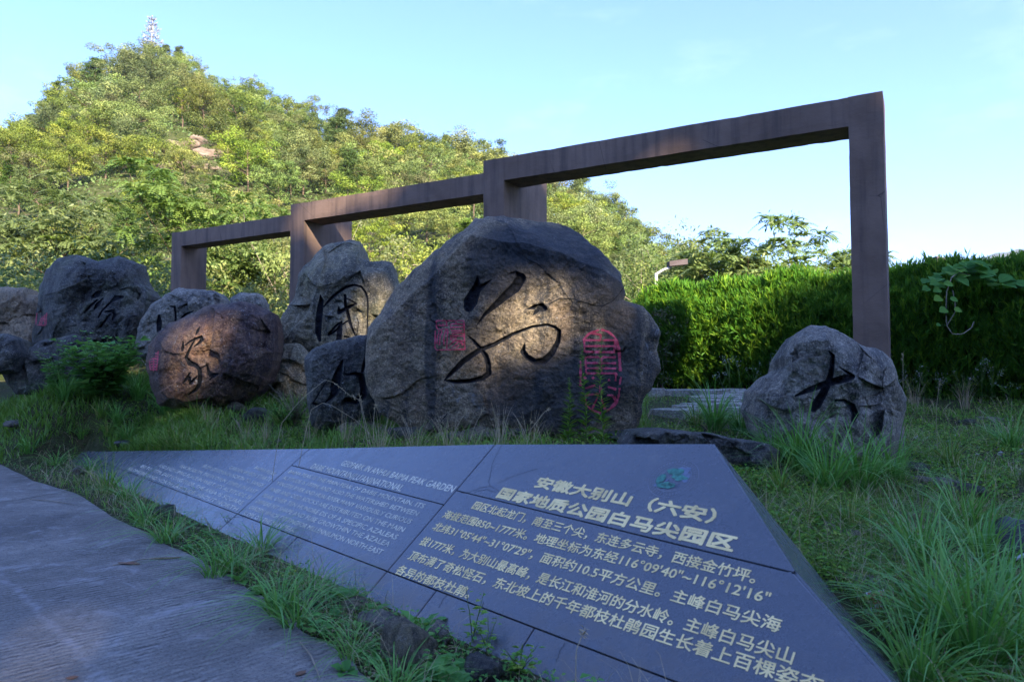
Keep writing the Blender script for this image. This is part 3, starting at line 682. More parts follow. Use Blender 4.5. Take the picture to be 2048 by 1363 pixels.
# ------------------------------------------------------------------ carved stones
def zc(ox, oy, sc, pts): return [(ox + p[0] / sc, oy + p[1] / sc) + tuple(v / sc for v in p[2:]) for p in pts]
class Stone:
    def __init__(s, name, label, outline, Y, yaw, thick, mat, strokes=(), na=420, nr=110, seed=0, flat=4.0, rough=.07, centre=None, facet=.5, cat='carved stone', sink=.0, carve=.045, tf=None, cuts=()):
        s.yaw = R(yaw); s.seed = seed; s.T = thick; s.flat = flat; s.rough = rough; s.carve = carve; s.Tf = thick * .17 if tf is None else tf; s.cuts0 = cuts
        o = np.array(outline, float); c = (o.max(0) + o.min(0)) / 2 if centre is None else np.array(centre)
        s.O = U(c[0], c[1], Y); s.dx = np.array([math.cos(s.yaw), math.sin(s.yaw), 0]); s.dn = np.array([math.sin(s.yaw), -math.cos(s.yaw), 0])   # dn faces viewer
        L = np.array([s.loc(*p) for p in o])
        # densify outline
        n = len(L); t = np.linspace(0, n, n * 24, endpoint=False); i = t.astype(int); f = (t - i)[:, None]
        P0, P1, P2, P3 = L[(i - 1) % n], L[i % n], L[(i + 1) % n], L[(i + 2) % n]
        cr = .5 * ((2 * P1) + (-P0 + P2) * f + (2 * P0 - 5 * P1 + 4 * P2 - P3) * f ** 2 + (-P0 + 3 * P1 - 3 * P2 + P3) * f ** 3)
        cr = .25 * cr + .75 * (P1 + (P2 - P1) * f)
        th = np.arctan2(cr[:, 1], cr[:, 0]); r = np.hypot(cr[:, 0], cr[:, 1]); k = np.argsort(th); th, r = th[k], r[k]
        s.th = np.concatenate([th - 2 * math.pi, th, th + 2 * math.pi]); s.r = np.tile(r, 3)
        fr_ = np.random.default_rng(seed + 100)
        s.planes = [(fr_.uniform(0, 2 * math.pi), fr_.uniform(.12, .55) * facet, fr_.uniform(.3, .95)) for _ in range(7)]
        s.size = r.mean()
        s.wc = fr_.uniform(-1.5, 1.5, (34, 2)) * s.size; s.wg = fr_.normal(0, 1, (34, 2)) * .30; s.wo = fr_.normal(0, 1, 34) * .35
        s.st = []
        s.cuts = []
        for x2, y2, x1, y1, sl in cuts:
            A_, B_ = s.loc(x1, y1), s.loc(x2, y2); d_ = (B_ - A_) / np.linalg.norm(B_ - A_); s.cuts.append((A_, np.array([-d_[1], d_[0]]), sl))
        for stt in strokes:
            q = [tuple(s.loc(p[0], p[1])) + (p[2] * Y / F,) for p in stt]
            for a, b in zip(q[:-1], q[1:]): s.st.append((a, b))
        ang = np.arange(na) / na * 2 * math.pi - math.pi
        tr = np.linspace(0, 1, nr + 1)[1:] ** .9
        Rr = s.rad(ang) * (1 + (.012 + .25 * rough * .5) * fbm(np.stack([np.cos(ang) * 3.5 + seed, np.sin(ang) * 3.5, 0 * ang], 1), 4, seed + 30) * (1 if rough > .05 else .6) + .007 * fbm(np.stack([np.cos(ang) * 14 + seed, np.sin(ang) * 14, 0 * ang], 1), 3, seed + 33))
        a = (tr[:, None] * Rr[None] * np.cos(ang)[None]).ravel(); z = (tr[:, None] * Rr[None] * np.sin(ang)[None]).ravel(); tt_ = np.repeat(tr, na)
        a = np.append(a, 0); z = np.append(z, 0); tt_ = np.append(tt_, 0)
        d, sd = s.depth(a, z, tt_)
        Vf = s.place(a, z, d)
        rb = 24; trb = np.linspace(0, 1, rb + 1)[1:-1]
        ab = (trb[:, None] * Rr[None] * np.cos(ang)[None]).ravel(); zb = (trb[:, None] * Rr[None] * np.sin(ang)[None]).ravel()
        rimd = d[(nr - 1) * na:nr * na]; rb_ = np.append(np.tile(np.minimum(rimd, 0), rb - 1) , np.minimum(rimd, 0).mean())
        ab = np.append(ab, 0); zb = np.append(zb, 0); tb = np.append(np.repeat(trb, na), 0)
        db = thick * .85 * (1 - tb ** 2.2) ** .5 * (1 + .15 * fbm(np.stack([ab * 1.2, zb * 1.2, 0 * ab + 9], 1), 3, seed + 5)) - rb_
        Vb = s.place(ab, zb, rb_); Vb[:, 1] = db
        j = np.arange(na); j2 = (j + 1) % na; Qs = []
        for i in range(nr - 1): Qs.append(np.stack([i * na + j, i * na + j2, (i + 1) * na + j2, (i + 1) * na + j], -1))
        nf = len(Vf); rim = (nr - 1) * na
        for i in range(rb - 2): Qs.append(nf + np.stack([i * na + j2, i * na + j, (i + 1) * na + j, (i + 1) * na + j2], -1))
        Qs.append(np.stack([rim + j, rim + j2, nf + (rb - 2) * na + j2, nf + (rb - 2) * na + j], -1))
        T1 = np.stack([np.full(na, nf - 1), j2, j], -1)[:, [0, 2, 1]]; T2 = np.stack([np.full(na, nf + len(Vb) - 1), nf + j2, nf + j], -1)
        Q_ = np.concatenate(Qs)
        V = np.concatenate([Vf, Vb])
        nz = fbm(V * 2.3 + seed, 4, seed + 20)[:, None]
        rimw = np.concatenate([sstep(tt_, .8, 1.), np.ones(len(Vb))])[:, None] * (1 + rough * 14)
        V = V + np.array([[1, 0, 1]]) * V / (np.linalg.norm(V, axis=1)[:, None] + .1) * nz * .018 * rimw
        ink = np.concatenate([sd, np.full(len(Vb), .5)])
        me = mesh_np(name, V, [Q_, np.concatenate([T1, T2])], mat, True, {'ink': ink})
        s.root = thing(name, label, cat, s.O, rz=s.yaw)
        s.body = link('stone_body' if strokes else 'rock_body', me, s.root)
    def loc(s, px, py):
        r = ray(px, py); t = ((s.O - CAM) @ s.dn) / (r @ s.dn); P = CAM + r * t - s.O
        return np.array([P @ s.dx, P[2]])
    def place(s, a, z, d):
        r0 = s.O - CAM; nb = -s.dn; rx = r0 @ s.dx + a; ry = r0 @ nb; rz_ = r0[2] + z
        return np.stack([a - rx / ry * d, -d, z - rz_ / ry * d], 1)
    def rad(s, ang): return np.interp(ang, s.th, s.r)
    def depth(s, a, z, t=None):
        if t is None: t = np.clip(np.hypot(a, z) / s.rad(np.arctan2(z, a)), 0, 1)
        base = s.Tf * (1 - t ** s.flat) ** .5
        for an, sl, o in s.planes:
            x = (a * math.cos(an) + z * math.sin(an)) / s.size
            base = base - s.Tf * 2.2 * sl * np.clip(x - o * .8, 0, 3)
        for A_, nn_, sl in s.cuts:
            dd = (a - A_[0]) * nn_[0] + (z - A_[1]) * nn_[1]; dd = dd + .02 * fbm(np.stack([a * 4, z * 4, 0 * a], 1), 2, 8)
            base = base - np.minimum(sl * np.clip(dd, 0, 3), .38)
        p = np.stack([a, z, np.full_like(a, s.seed * 3.7)], 1)
        edge = np.clip((1 - t) * 6, 0, 1)
        base = base + (s.rough * fbm(p * 1.1, 3, s.seed + 1) + s.rough * .5 * np.minimum(ridged(p * 1.9, 5, s.seed + 2), .6) + (.012 + .1 * s.rough) * fbm(p * 7, 3, s.seed + 6) + .009 * fbm(p * 22, 3, s.seed + 3)) * edge
        base = base + sstep(t, .82, 1.) * (.05 * fbm(p * 4.5, 3, s.seed + 41) - .03 * np.abs(vnoise(p * 9, s.seed + 42)))
        sd = np.full(len(a), .5)
        for (ax, az, ar), (bx, bz, br) in s.st:
            vx, vz = bx - ax, bz - az; L2 = vx * vx + vz * vz + 1e-12
            h = np.clip(((a - ax) * vx + (z - az) * vz) / L2, 0, 1)
            sd = np.minimum(sd, np.hypot(a - ax - h * vx, z - az - h * vz) - (ar + (br - ar) * h))
        calm = sstep(sd, .02, .16) * .9 + .1
        wx = a + .10 * s.size * fbm(p * 1.4 + 3, 3, s.seed + 11); wz = z + .10 * s.size * fbm(p * 1.4 + 8, 3, s.seed + 12)
        dd = (wx[:, None] - s.wc[None, :, 0]) ** 2 + ((wz[:, None] - s.wc[None, :, 1]) * 1.3) ** 2; k_ = np.argmin(dd, 1)
        fac = s.wo[k_] * s.rough + ((a - s.wc[k_, 0]) * s.wg[k_, 0] + (z - s.wc[k_, 1]) * s.wg[k_, 1])
        base = base + np.clip(fac, -.12, .08) * edge * min(1, s.rough * 9) * calm * (1. if s.rough > .055 else .5)
        # fissures
        cr = np.abs(fbm(p * 1.1 * [1, 1.9, 1] + 5, 5, s.seed + 9)); base = base - (.045 if s.rough > .05 else 0) * np.clip(1 - cr / .012, 0, 1) * edge * (vnoise(p * .8, s.seed) > .05) * calm
        base = base - s.carve * sstep(-sd, -.003, .022)
        return base, sd
    def ribbon(s, polys, wd, name='red_seal', mat=None, Y=None):
        ac = Acc()
        for pl in polys:
            q = np.array([s.loc(p[0], p[1]) for p in pl]); seg = np.linalg.norm(np.diff(q, axis=0), axis=1); cum = np.concatenate([[0], np.cumsum(seg)])
            if cum[-1] < 1e-4: continue
            n = max(3, int(cum[-1] / .012) + 1); t = np.linspace(0, cum[-1], n); q = np.stack([np.interp(t, cum, q[:, k]) for k in (0, 1)], 1)
            d = np.gradient(q, axis=0); d /= np.linalg.norm(d, axis=1)[:, None] + 1e-9
            wv = wd * (.5 + .22 * vnoise(np.stack([t * 40, t * 0 + len(ac.V), t * 0], 1), 3)); nrm = np.stack([-d[:, 1], d[:, 0]], 1) * wv[:, None]
            P = [q + nrm, q, q - nrm]
            V = np.concatenate([s.place(p[:, 0], p[:, 1], s.depth(p[:, 0], p[:, 1])[0] + .004 + (.001 if k == 1 else 0)) for k, p in enumerate(P)])
            i = np.arange(n - 1); ac.add(V, np.concatenate([np.stack([i, i + 1, n + i + 1, n + i], -1), np.stack([n + i, n + i + 1, 2 * n + i + 1, 2 * n + i], -1)]))
        return link(name, ac.mesh(name, mat or RED, True), s.root)

Zb = lambda pts: zc(880, 530, 5.454, pts)
big_st = [Zb([(410, 112, 4), (402, 250, 52), (335, 395, 78), (315, 455, 58)]), Zb([(568, 157, 3), (470, 225, 26), (400, 260, 45)]),
          Zb([(758, 92, 6), (830, 78, 20), (885, 140, 55), (820, 245, 58), (700, 345, 45), (585, 450, 32), (480, 545, 17), (395, 665, 4)]),
          Zb([(944, 482, 4), (1040, 455, 30), (1105, 462, 50), (1135, 470, 36)]), Zb([(1010, 550, 3), (1060, 490, 28)]),
          Zb([(305, 768, 6), (370, 828, 18), (440, 908, 24), (500, 985, 28), (528, 1080, 30), (532, 1180, 32), (470, 1228, 28), (330, 1262, 24), (170, 1272, 24), (48, 1255, 8), (105, 1195, 22), (250, 1050, 32), (430, 925, 28), (600, 858, 24), (800, 748, 19), (1000, 672, 15), (1170, 648, 14), (1258, 680, 18), (1303, 720, 22), (1288, 830, 27), (1220, 960, 34), (1130, 1045, 38), (1040, 1055, 32), (950, 1000, 30), (905, 945, 32), (922, 855, 5)])]
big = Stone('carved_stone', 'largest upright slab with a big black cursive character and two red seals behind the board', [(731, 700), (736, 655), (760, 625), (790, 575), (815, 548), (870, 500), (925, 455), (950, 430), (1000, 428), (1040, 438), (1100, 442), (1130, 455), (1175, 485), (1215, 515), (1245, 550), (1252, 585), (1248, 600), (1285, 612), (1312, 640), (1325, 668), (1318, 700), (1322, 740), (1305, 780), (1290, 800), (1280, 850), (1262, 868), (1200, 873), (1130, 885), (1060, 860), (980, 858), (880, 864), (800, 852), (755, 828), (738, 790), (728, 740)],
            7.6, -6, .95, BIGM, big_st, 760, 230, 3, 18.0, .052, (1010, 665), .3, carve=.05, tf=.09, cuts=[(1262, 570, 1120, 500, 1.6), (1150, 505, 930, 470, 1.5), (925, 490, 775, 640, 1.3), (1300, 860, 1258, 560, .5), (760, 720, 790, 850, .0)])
Zs = lambda L: [zc(860, 630, 17.04, p) for p in L]
big.ribbon(Zs([[(210, 190), (1150, 185), (1160, 280), (1190, 1160), (230, 1190), (170, 1100), (180, 520)], [(215, 200), (215, 400), (260, 470)], [(225, 350), (620, 360)], [(330, 300), (330, 370)], [(440, 290), (440, 370)], [(560, 200), (560, 360)],
               [(250, 460), (350, 500), (480, 450), (620, 490)], [(310, 520), (300, 640), (250, 690), (240, 980)], [(390, 500), (400, 600), (340, 700), (320, 1020)], [(540, 490), (490, 650), (460, 830), (480, 1050)], [(580, 490), (590, 700), (570, 1160)], [(600, 520), (640, 620)],
               [(700, 300), (1150, 300), (1150, 490)], [(700, 300), (700, 490)], [(700, 410), (1150, 410)], [(720, 530), (1100, 530)], [(880, 200), (890, 290)], [(740, 620), (1000, 600), (1150, 650)], [(700, 700), (1160, 710), (1170, 850)], [(700, 700), (700, 810), (780, 860), (1180, 880)],
               [(900, 720), (880, 820), (650, 1040)], [(950, 850), (1130, 1030)], [(960, 920), (740, 1110)], [(1000, 1020), (880, 1110)], [(720, 780), (860, 760)], [(1060, 900), (1150, 1000)]]), .0125)
Zo = lambda L: [zc(1150, 650, 7.17, p) for p in L]
big.ribbon(Zo([[(115, 215), (200, 120), (340, 68)], [(375, 62), (470, 90), (560, 160), (600, 220), (640, 380), (655, 660)], [(660, 740), (640, 850)], [(640, 900), (630, 1000), (590, 1130), (480, 1220)], [(240, 110), (370, 140), (370, 215)], [(115, 215), (590, 215)], [(130, 215), (140, 385)], [(140, 300), (570, 300)], [(575, 215), (570, 390)], [(140, 380), (570, 388)],
               [(150, 455), (585, 460)], [(150, 455), (160, 690)], [(170, 540), (590, 545)], [(165, 615), (590, 620)], [(160, 690), (590, 690), (580, 800)], [(375, 460), (375, 690)], [(130, 740), (160, 770)], [(250, 740), (270, 770)], [(485, 770), (490, 800)], [(150, 905), (290, 860)], [(360, 850), (370, 1000)], [(470, 880), (590, 920)],
               [(150, 1000), (340, 985)], [(150, 1000), (150, 1130), (240, 1220), (370, 1260)], [(330, 1020), (240, 1210)], [(370, 1030), (430, 1200)], [(460, 1000), (545, 1010), (590, 1110)], [(80, 510), (80, 870)]]), .021)
big.ribbon(Zo([[(600, 230), (635, 380), (645, 650)], [(560, 1020), (590, 1110), (500, 1200), (440, 1230)], [(200, 120), (250, 110)]]), .030)

CRK = simple('stone_crack', (.02, .02, .02), .9, .2, 20)
big.ribbon([[(1098, 608), (1120, 596), (1150, 598), (1185, 610), (1205, 612), (1225, 602), (1238, 588), (1250, 570)], [(900, 862), (880, 845), (895, 826)], [(1160, 870), (1140, 858), (1110, 852)]], .010, 'crack', CRK)
big.ribbon([[(1071, 618), (1076, 610)], [(881, 590), (878, 640), (879, 700), (872, 760)], [(890, 615), (884, 636)], [(902, 612), (893, 634)]], .006, 'scratch', LICHEN)
guo = Stone('carved_stone', 'tall craggy pale stone with a knobbed top and a black character inside a carved arch', [(538, 775), (545, 700), (560, 640), (575, 612), (590, 590), (598, 555), (610, 530), (630, 505), (650, 484), (700, 477), (722, 488), (720, 515), (745, 522), (782, 525), (790, 545), (796, 580), (792, 640), (780, 700), (770, 780), (700, 800), (620, 795), (570, 790)],
            11.2, -8, 1.2, LICHEN, [zc(600, 540, 8.52, p) for p in ([(345, 415, 6), (365, 520, 45), (345, 640, 58), (320, 850, 62), (310, 1050, 60), (335, 1195, 28)], [(405, 625, 12), (520, 490, 28), (650, 380, 30), (780, 290, 25), (920, 255, 18), (1040, 280, 18), (1110, 370, 22), (1150, 480, 18), (1155, 620, 16), (1150, 800, 13), (1145, 1150, 14)],
             [(768, 430, 25), (775, 600, 28), (820, 750, 30), (850, 880, 28), (890, 1000, 20), (940, 1110, 12), (965, 1110, 8), (985, 1000, 8), (995, 880, 8), (970, 815, 9)], [(660, 620, 10), (665, 720, 40), (760, 670, 35), (850, 620, 30), (965, 570, 12), (890, 530, 14), (800, 490, 9)],
             [(710, 870, 14), (600, 960, 22), (490, 1100, 25), (540, 1080, 20), (640, 1010, 20), (700, 900, 30), (680, 1000, 48), (660, 1190, 50)], [(820, 860, 14), (730, 920, 15)], [(760, 1130, 20), (830, 1140, 14)])], 460, 150, 11, 9, .10, (665, 655), .8, carve=.05, tf=.22, cuts=[(800, 540, 640, 545, .5), (700, 480, 610, 640, .35)])
jia = Stone('carved_stone', 'low rounded purplish brown boulder with a small black character and worn red seal', [(291, 720), (299, 690), (330, 652), (375, 630), (420, 612), (475, 603), (515, 608), (545, 620), (550, 660), (545, 700), (535, 760), (510, 790), (480, 815), (430, 824), (370, 818), (315, 810), (295, 770)],
            10.2, -4, 1.5, BROWN, [zc(280, 600, 6.196, p) for p in ([(740, 332, 8), (715, 380, 20), (690, 430, 6)], [(535, 500, 5), (530, 590, 22), (520, 632, 8)], [(560, 560, 8), (620, 510, 12), (680, 480, 14), (760, 452, 18), (768, 490, 24), (720, 540, 14), (670, 575, 8)],
             [(690, 470, 8), (640, 560, 12), (600, 640, 17), (572, 710, 20), (620, 780, 36), (700, 810, 26), (740, 860, 28), (745, 950, 30), (735, 1050, 28), (690, 1110, 22), (600, 1170, 10)], [(620, 900, 12), (570, 980, 20), (530, 1030, 8)], [(610, 960, 20), (625, 1030, 22), (700, 950, 12)],
             [(760, 840, 8), (830, 800, 12), (850, 880, 22), (880, 930, 28), (960, 915, 16), (860, 985, 8)])], 460, 130, 17, 3.0, .08, (420, 712), .5, carve=.04, tf=.45)
jia.ribbon([zc(280, 600, 6.196, p) for p in [[(130, 560 + k * 34), (170, 548 + k * 34), (215, 562 + k * 34)] for k in range(10)]] + [zc(280, 600, 6.196, [(120, 560), (105, 700), (130, 860)]), zc(280, 600, 6.196, [(225, 560), (222, 700), (205, 860)]), zc(280, 600, 6.196, [(170, 540), (168, 880)])], .016)
drk = Stone('carved_stone', 'small dark purple stone with deep black strokes leaning against the largest slab', [(610, 715), (625, 700), (665, 685), (700, 676), (735, 668), (752, 690), (762, 760), (760, 830), (735, 855), (660, 862), (625, 848), (615, 800), (611, 750)],
            8.3, 4, .8, DARK, [zc(600, 660, 6.81, p) for p in ([(580, 420, 18), (540, 520, 38), (500, 650, 58), (480, 780, 70), (470, 850, 52), (400, 940, 25), (340, 985, 8)], [(385, 660, 4), (300, 790, 8), (180, 990, 12), (250, 1020, 24), (310, 990, 12)],
             [(612, 470, 6), (602, 580, 10), (640, 610, 15), (740, 590, 25), (830, 620, 40), (860, 750, 42), (870, 880, 42), (760, 970, 45), (640, 950, 42)], [(900, 150, 10), (905, 350, 24), (850, 560, 22)])], 380, 110, 23, 8, .05, (682, 765), .4)
dst = Stone('carved_stone', 'pointed grey boulder with one black carved character standing alone in tall grass', [(1503, 825), (1510, 785), (1540, 752), (1566, 735), (1574, 700), (1590, 672), (1615, 656), (1650, 655), (1685, 675), (1730, 698), (1765, 702), (1784, 720), (1797, 760), (1812, 800), (1810, 850), (1812, 900), (1800, 940), (1700, 945), (1600, 925), (1540, 895), (1520, 870)],
            6.9, 8, 1.0, GREY, [zc(1500, 650, 5.047, p) for p in ([(795, 265, 8), (835, 310, 24), (830, 400, 27), (815, 500, 30), (780, 600, 38), (720, 720, 45), (670, 800, 52), (640, 845, 34)], [(460, 712, 10), (600, 650, 30), (720, 605, 35), (850, 565, 38), (960, 540, 42), (1035, 520, 28), (1000, 490, 20), (915, 432, 6)],
             [(860, 760, 10), (950, 760, 18), (1030, 820, 38), (1060, 900, 40), (1040, 960, 25)], [(575, 715, 4), (650, 750, 6)])], 520, 160, 31, 8, .10, (1665, 795), .9, carve=.05, tf=.2, cuts=[(1585, 700, 1545, 900, .8), (1790, 740, 1650, 670, .5), (1560, 840, 1810, 860, -.0)])
lst = Stone('carved_stone', 'broad dark boulder with faint black strokes and small red seal, furthest left carved stone', [(62, 690), (70, 640), (78, 590), (95, 545), (115, 520), (145, 509), (180, 512), (192, 521), (225, 521), (236, 517), (270, 528), (283, 560), (297, 590), (296, 625), (288, 660), (275, 690), (260, 720), (180, 735), (100, 735), (62, 725)],
            13, -3, 1.5, DARK, [zc(60, 500, 5.12, p) for p in ([(730, 420, 12), (690, 450, 33), (640, 480, 18)], [(690, 510, 12), (620, 570, 15), (560, 640, 8)], [(750, 490, 6), (690, 560, 24), (660, 600, 10)], [(950, 480, 14), (880, 490, 28), (820, 540, 12), (740, 620, 10), (700, 690, 10)],
             [(770, 630, 10), (850, 625, 17), (870, 660, 20), (850, 710, 16)], [(820, 660, 12), (790, 700, 15), (720, 790, 10)])], 420, 130, 37, 6, .15, (178, 615), 1.0, tf=.35, cuts=[(120, 560, 90, 700, .6), (260, 540, 150, 540, .6)])
lst.ribbon([zc(60, 500, 5.12, p) for p in ([(68, 640), (60, 765), (162, 768), (170, 640)], [(80, 630), (165, 625)], [(100, 650), (100, 755)], [(95, 660), (150, 655), (150, 760)], [(105, 680), (145, 680)], [(105, 700), (145, 700)], [(105, 722), (145, 720)], [(125, 735), (110, 758)])], .02)
shn = Stone('carved_stone', 'grey speckled stone with black strokes half hidden behind the brown boulder', [(268, 700), (274, 655), (298, 612), (330, 585), (360, 577), (430, 582), (448, 600), (452, 650), (430, 700), (330, 720), (280, 715)],
            12.4, -3, 1.3, GREY, [zc(60, 500, 5.12, p) for p in ([(1322, 670, 14), (1325, 740, 30), (1320, 820, 25)], [(1440, 576, 8), (1485, 582, 13), (1490, 640, 13), (1492, 740, 12)], [(1670, 625, 6), (1590, 660, 14), (1510, 740, 12), (1420, 800, 15)])], 360, 90, 41, 5, .08, (365, 645), .4)
Stone('boulder', 'small pale rounded stone behind the brown boulder under the frame', [(455, 640), (462, 597), (480, 585), (515, 584), (527, 600), (530, 640), (490, 655)], 13.5, 0, .9, GREY, (), 120, 30, 43, 3, .05, None, .5, 'boulder')
Stone('boulder', 'sunlit tan boulder at the far left edge behind the dark carved stone', [(-60, 710), (-60, 585), (-20, 572), (10, 572), (50, 576), (56, 590), (76, 592), (90, 650), (85, 715), (20, 720)], 14, 0, 1.4, TAN, (), 200, 60, 47, 4, .08, None, .6, 'boulder')
Stone('boulder', 'long low dark boulder lying below the leftmost carved stone', [(3, 750), (20, 715), (60, 695), (100, 675), (150, 668), (185, 690), (215, 735), (205, 780), (120, 790), (30, 788)], 12.3, 0, 1.0, DARK, (), 200, 50, 53, 3.2, .08, None, .6, 'boulder')
Stone('boulder', 'dark block cut by the left edge of the picture', [(-60, 750), (-50, 680), (-20, 668), (15, 668), (35, 680), (42, 705), (30, 745)], 11.9, 0, 1.0, DARK, (), 160, 40, 59, 4, .06, None, .7, 'boulder')
Stone('boulder', 'narrow dark stone wedged between the brown boulder and the craggy stone', [(535, 790), (540, 720), (560, 690), (600, 690), (625, 720), (640, 800), (600, 820)], 10.8, 0, .8, LICHEN, (), 140, 40, 61, 3, .06, None, .5, 'boulder')
Stone('flat_rock', 'wide flat dark rock slab lying behind the right top corner of the board', [(1245, 890), (1262, 862), (1330, 858), (1400, 866), (1460, 876), (1530, 884), (1560, 900), (1545, 935), (1440, 930), (1300, 915)], 6.1, 4, .9, DARK, (), 260, 60, 67, 9, .12, None, 1.0, 'rock')

# loose rocks
def rock_mesh(seed, mat, flat=.6, n=20):
    k = n; th = np.linspace(0, math.pi, k + 1)[1:-1]; ph = np.arange(2 * k) / (2 * k) * 2 * math.pi
    T_, P_ = np.meshgrid(th, ph, indexing='ij'); d = np.stack([np.sin(T_) * np.cos(P_), np.sin(T_) * np.sin(P_), np.cos(T_)], -1).reshape(-1, 3)
    d = np.concatenate([d, [[0, 0, 1], [0, 0, -1]]])
    r = 1 + .28 * fbm(d * 1.3 + seed, 3, seed); rr = np.random.default_rng(seed)
    for _ in range(7):
        v = rr.normal(size=3); v /= np.linalg.norm(v); o = rr.uniform(.62, .9); c_ = d @ v; r = np.where(c_ * r > o, o / np.maximum(c_, .05) * .85 + r * .15, r)
    V = d * r[:, None]; V += V * .04 * fbm(V * 5, 3, seed + 4)[:, None]; V[:, 2] *= flat
    m2 = 2 * k; j = np.arange(m2); j2 = (j + 1) % m2; Qs = [np.stack([i * m2 + j, (i + 1) * m2 + j, (i + 1) * m2 + j2, i * m2 + j2], -1) for i in range(k - 2)]
    N_ = len(V); T1 = np.stack([np.full(m2, N_ - 2), j, j2], -1); T2 = np.stack([np.full(m2, N_ - 1), (k - 2) * m2 + j2, (k - 2) * m2 + j], -1)
    return mesh_np('rock', V, [np.concatenate(Qs), np.concatenate([T1, T2])], mat, True, {'ink': np.full(N_, .5)})
RM = {k: [rock_mesh(s + 10 * i, m_, fl) for s, fl in ((1, .6), (2, .75), (3, .5))] for i, (k, m_) in enumerate((('g', GREY), ('d', DARK), ('s', SAND), ('l', LICHEN), ('t', TAN)))}
rocks = [
 (470, 830, 46, 34, 'l', 'pale pointed rock at the foot of the brown boulder', 0), (512, 850, 66, 40, 'd', 'dark blue rock in the grass below the brown boulder', 0), (557, 893, 34, 24, 'd', 'small round dark rock just above the board edge', 0),
 (725, 880, 96, 46, 'l', 'rounded mossy rock under the left foot of the largest slab', 0), (815, 884, 90, 34, 'd', 'dark rubble rock left under the largest slab', 1), (900, 884, 84, 30, 'g', 'grey rubble rock under the middle of the largest slab', 1), (965, 882, 100, 34, 'l', 'brownish rubble rock under the largest slab', 1),
 (1035, 880, 60, 28, 'd', 'black shadowed rubble rock under the dark gap of the largest slab', 1), (1150, 888, 80, 26, 'g', 'grey rubble rock below the oval red seal', 1), (1245, 882, 70, 34, 'd', 'purplish block under the right foot of the largest slab', 1),
 (322, 1050, 56, 44, 'd', 'dark rounded rock among weeds beside the left English panel', 0), (615, 1215, 60, 44, 'd', 'dark rock between the weeds and the board foot', 0), (700, 1228, 80, 38, 'l', 'flat brown stone at the weedy foot of the board', 0),
 (812, 1345, 130, 105, 'l', 'large egg shaped split stone beside the board foot', 0), (880, 1300, 60, 70, 'g', 'grey stone tucked against the board foot beside the egg shaped stone', 0), (755, 1262, 90, 40, 'g', 'low grey stone behind the egg shaped stone', 0), (960, 1372, 110, 60, 'd', 'dark stone with white lichen at the bottom edge below the board', 0),
 (1738, 1190, 62, 50, 'g', 'pale patched rock against the board end face', 0), (1715, 1033, 90, 16, 's', 'thin whitish stone strip in the grass right of the board', 0), (1660, 1070, 44, 28, 'g', 'small grey stone in clover right of the board', 0), (1700, 1078, 40, 26, 'g', 'small rounded stone beside the whitish strip', 0), (1822, 1046, 44, 24, 'l', 'round pebble in the grass near the tall clump', 0),
 (1835, 955, 60, 34, 'd', 'dark cobble in the line of cobbles behind the tall grass', 0), (1845, 975, 50, 30, 'g', 'grey cobble in front of the dark cobble', 0), (1885, 985, 90, 34, 'g', 'wide grey cobble in the line behind the tall grass', 0), (1950, 1000, 80, 34, 'd', 'dark cobble near the right edge', 0), (1745, 1120, 40, 22, 'd', 'small dark stone right of the board end', 0), (1870, 1120, 60, 26, 'd', 'half buried stone under the right grass', 0), (1800, 1180, 70, 30, 'd', 'dark stone behind the red packet', 0),
 (1985, 846, 50, 18, 'g', 'low grey stone before the hedge at the right', 0), (1940, 848, 40, 14, 'd', 'flat brownish stone before the hedge', 0), (80, 790, 60, 26, 'd', 'small stone at the foot of the long low boulder', 0), (250, 700, 40, 30, 'd', 'small stone between two left boulders', 0),
 (30, 858, 44, 20, 'g', 'grey stone in grass at the left edge', 0), (160, 950, 36, 22, 'g', 'bluish stone in weeds beside the board left tip', 0)]
for k, (px, py, wpx, hpx, mt, lb, up) in enumerate(rocks):
    P = hit(px, py - hpx * .15); d = P[1]
    if up: P = U(px, py - hpx * .4, 7.45 + .1 * (k % 3)); d = P[1]
    sc = wpx / F * d / 2
    o = link('rock', RM[mt][k % 3], None, (P[0], P[1] + sc * .3, P[2] + (0 if up else hpx / F * d * .22)), (0, 0, k * 1.7), (sc, sc * (.8 + .3 * (k % 2)), hpx / F * d / 2 * 1.5))
    tag(o, lb, 'rock', 'loose rocks around the stones and the board')
# paving slabs on the terrace behind the largest stone
PAVE = stone_mat('pale_paving', (.24, .25, .25), (.36, .37, .37), (.12, .13, .14), .3, .4)
pv = thing('stone_paving', 'pale flat irregular paving stones on the ground between the largest slab and the lone boulder', 'paving', (2.6, 10.5, .8))
PO = np.array(pv.location)
prr = np.random.default_rng(4)
for k in range(26):
    px, py = prr.uniform(1300, 1560), prr.uniform(786, 835)
    P = hit(px, py); n = 8; t = np.arange(n) / n * 2 * math.pi; r = prr.uniform(.18, .36) * (1 + .25 * prr.normal(size=n).clip(-1, 1))
    top_ = np.stack([P[0] + r * np.cos(t), P[1] + r * .9 * np.sin(t)], 1); zt_ = gz(top_[:, 0], top_[:, 1], False).mean() + .10 + .004 * k / 3
    V = np.concatenate([np.c_[top_, np.full(n, zt_ - .16)], np.c_[top_, np.full(n, zt_ - .01)], np.c_[(top_ - P[:2]) * .94 + P[:2], np.full(n, zt_)]]) - PO
    Fs = [[a_ * n + i, a_ * n + (i + 1) % n, (a_ + 1) * n + (i + 1) % n, (a_ + 1) * n + i] for a_ in (0, 1) for i in range(n)]
    link('paving_stone', mesh_np('paving_stone', V, [np.array(Fs), np.array([[2 * n + i for i in range(n)]])], PAVE, False, {'ink': np.full(3 * n, .5)}), pv)

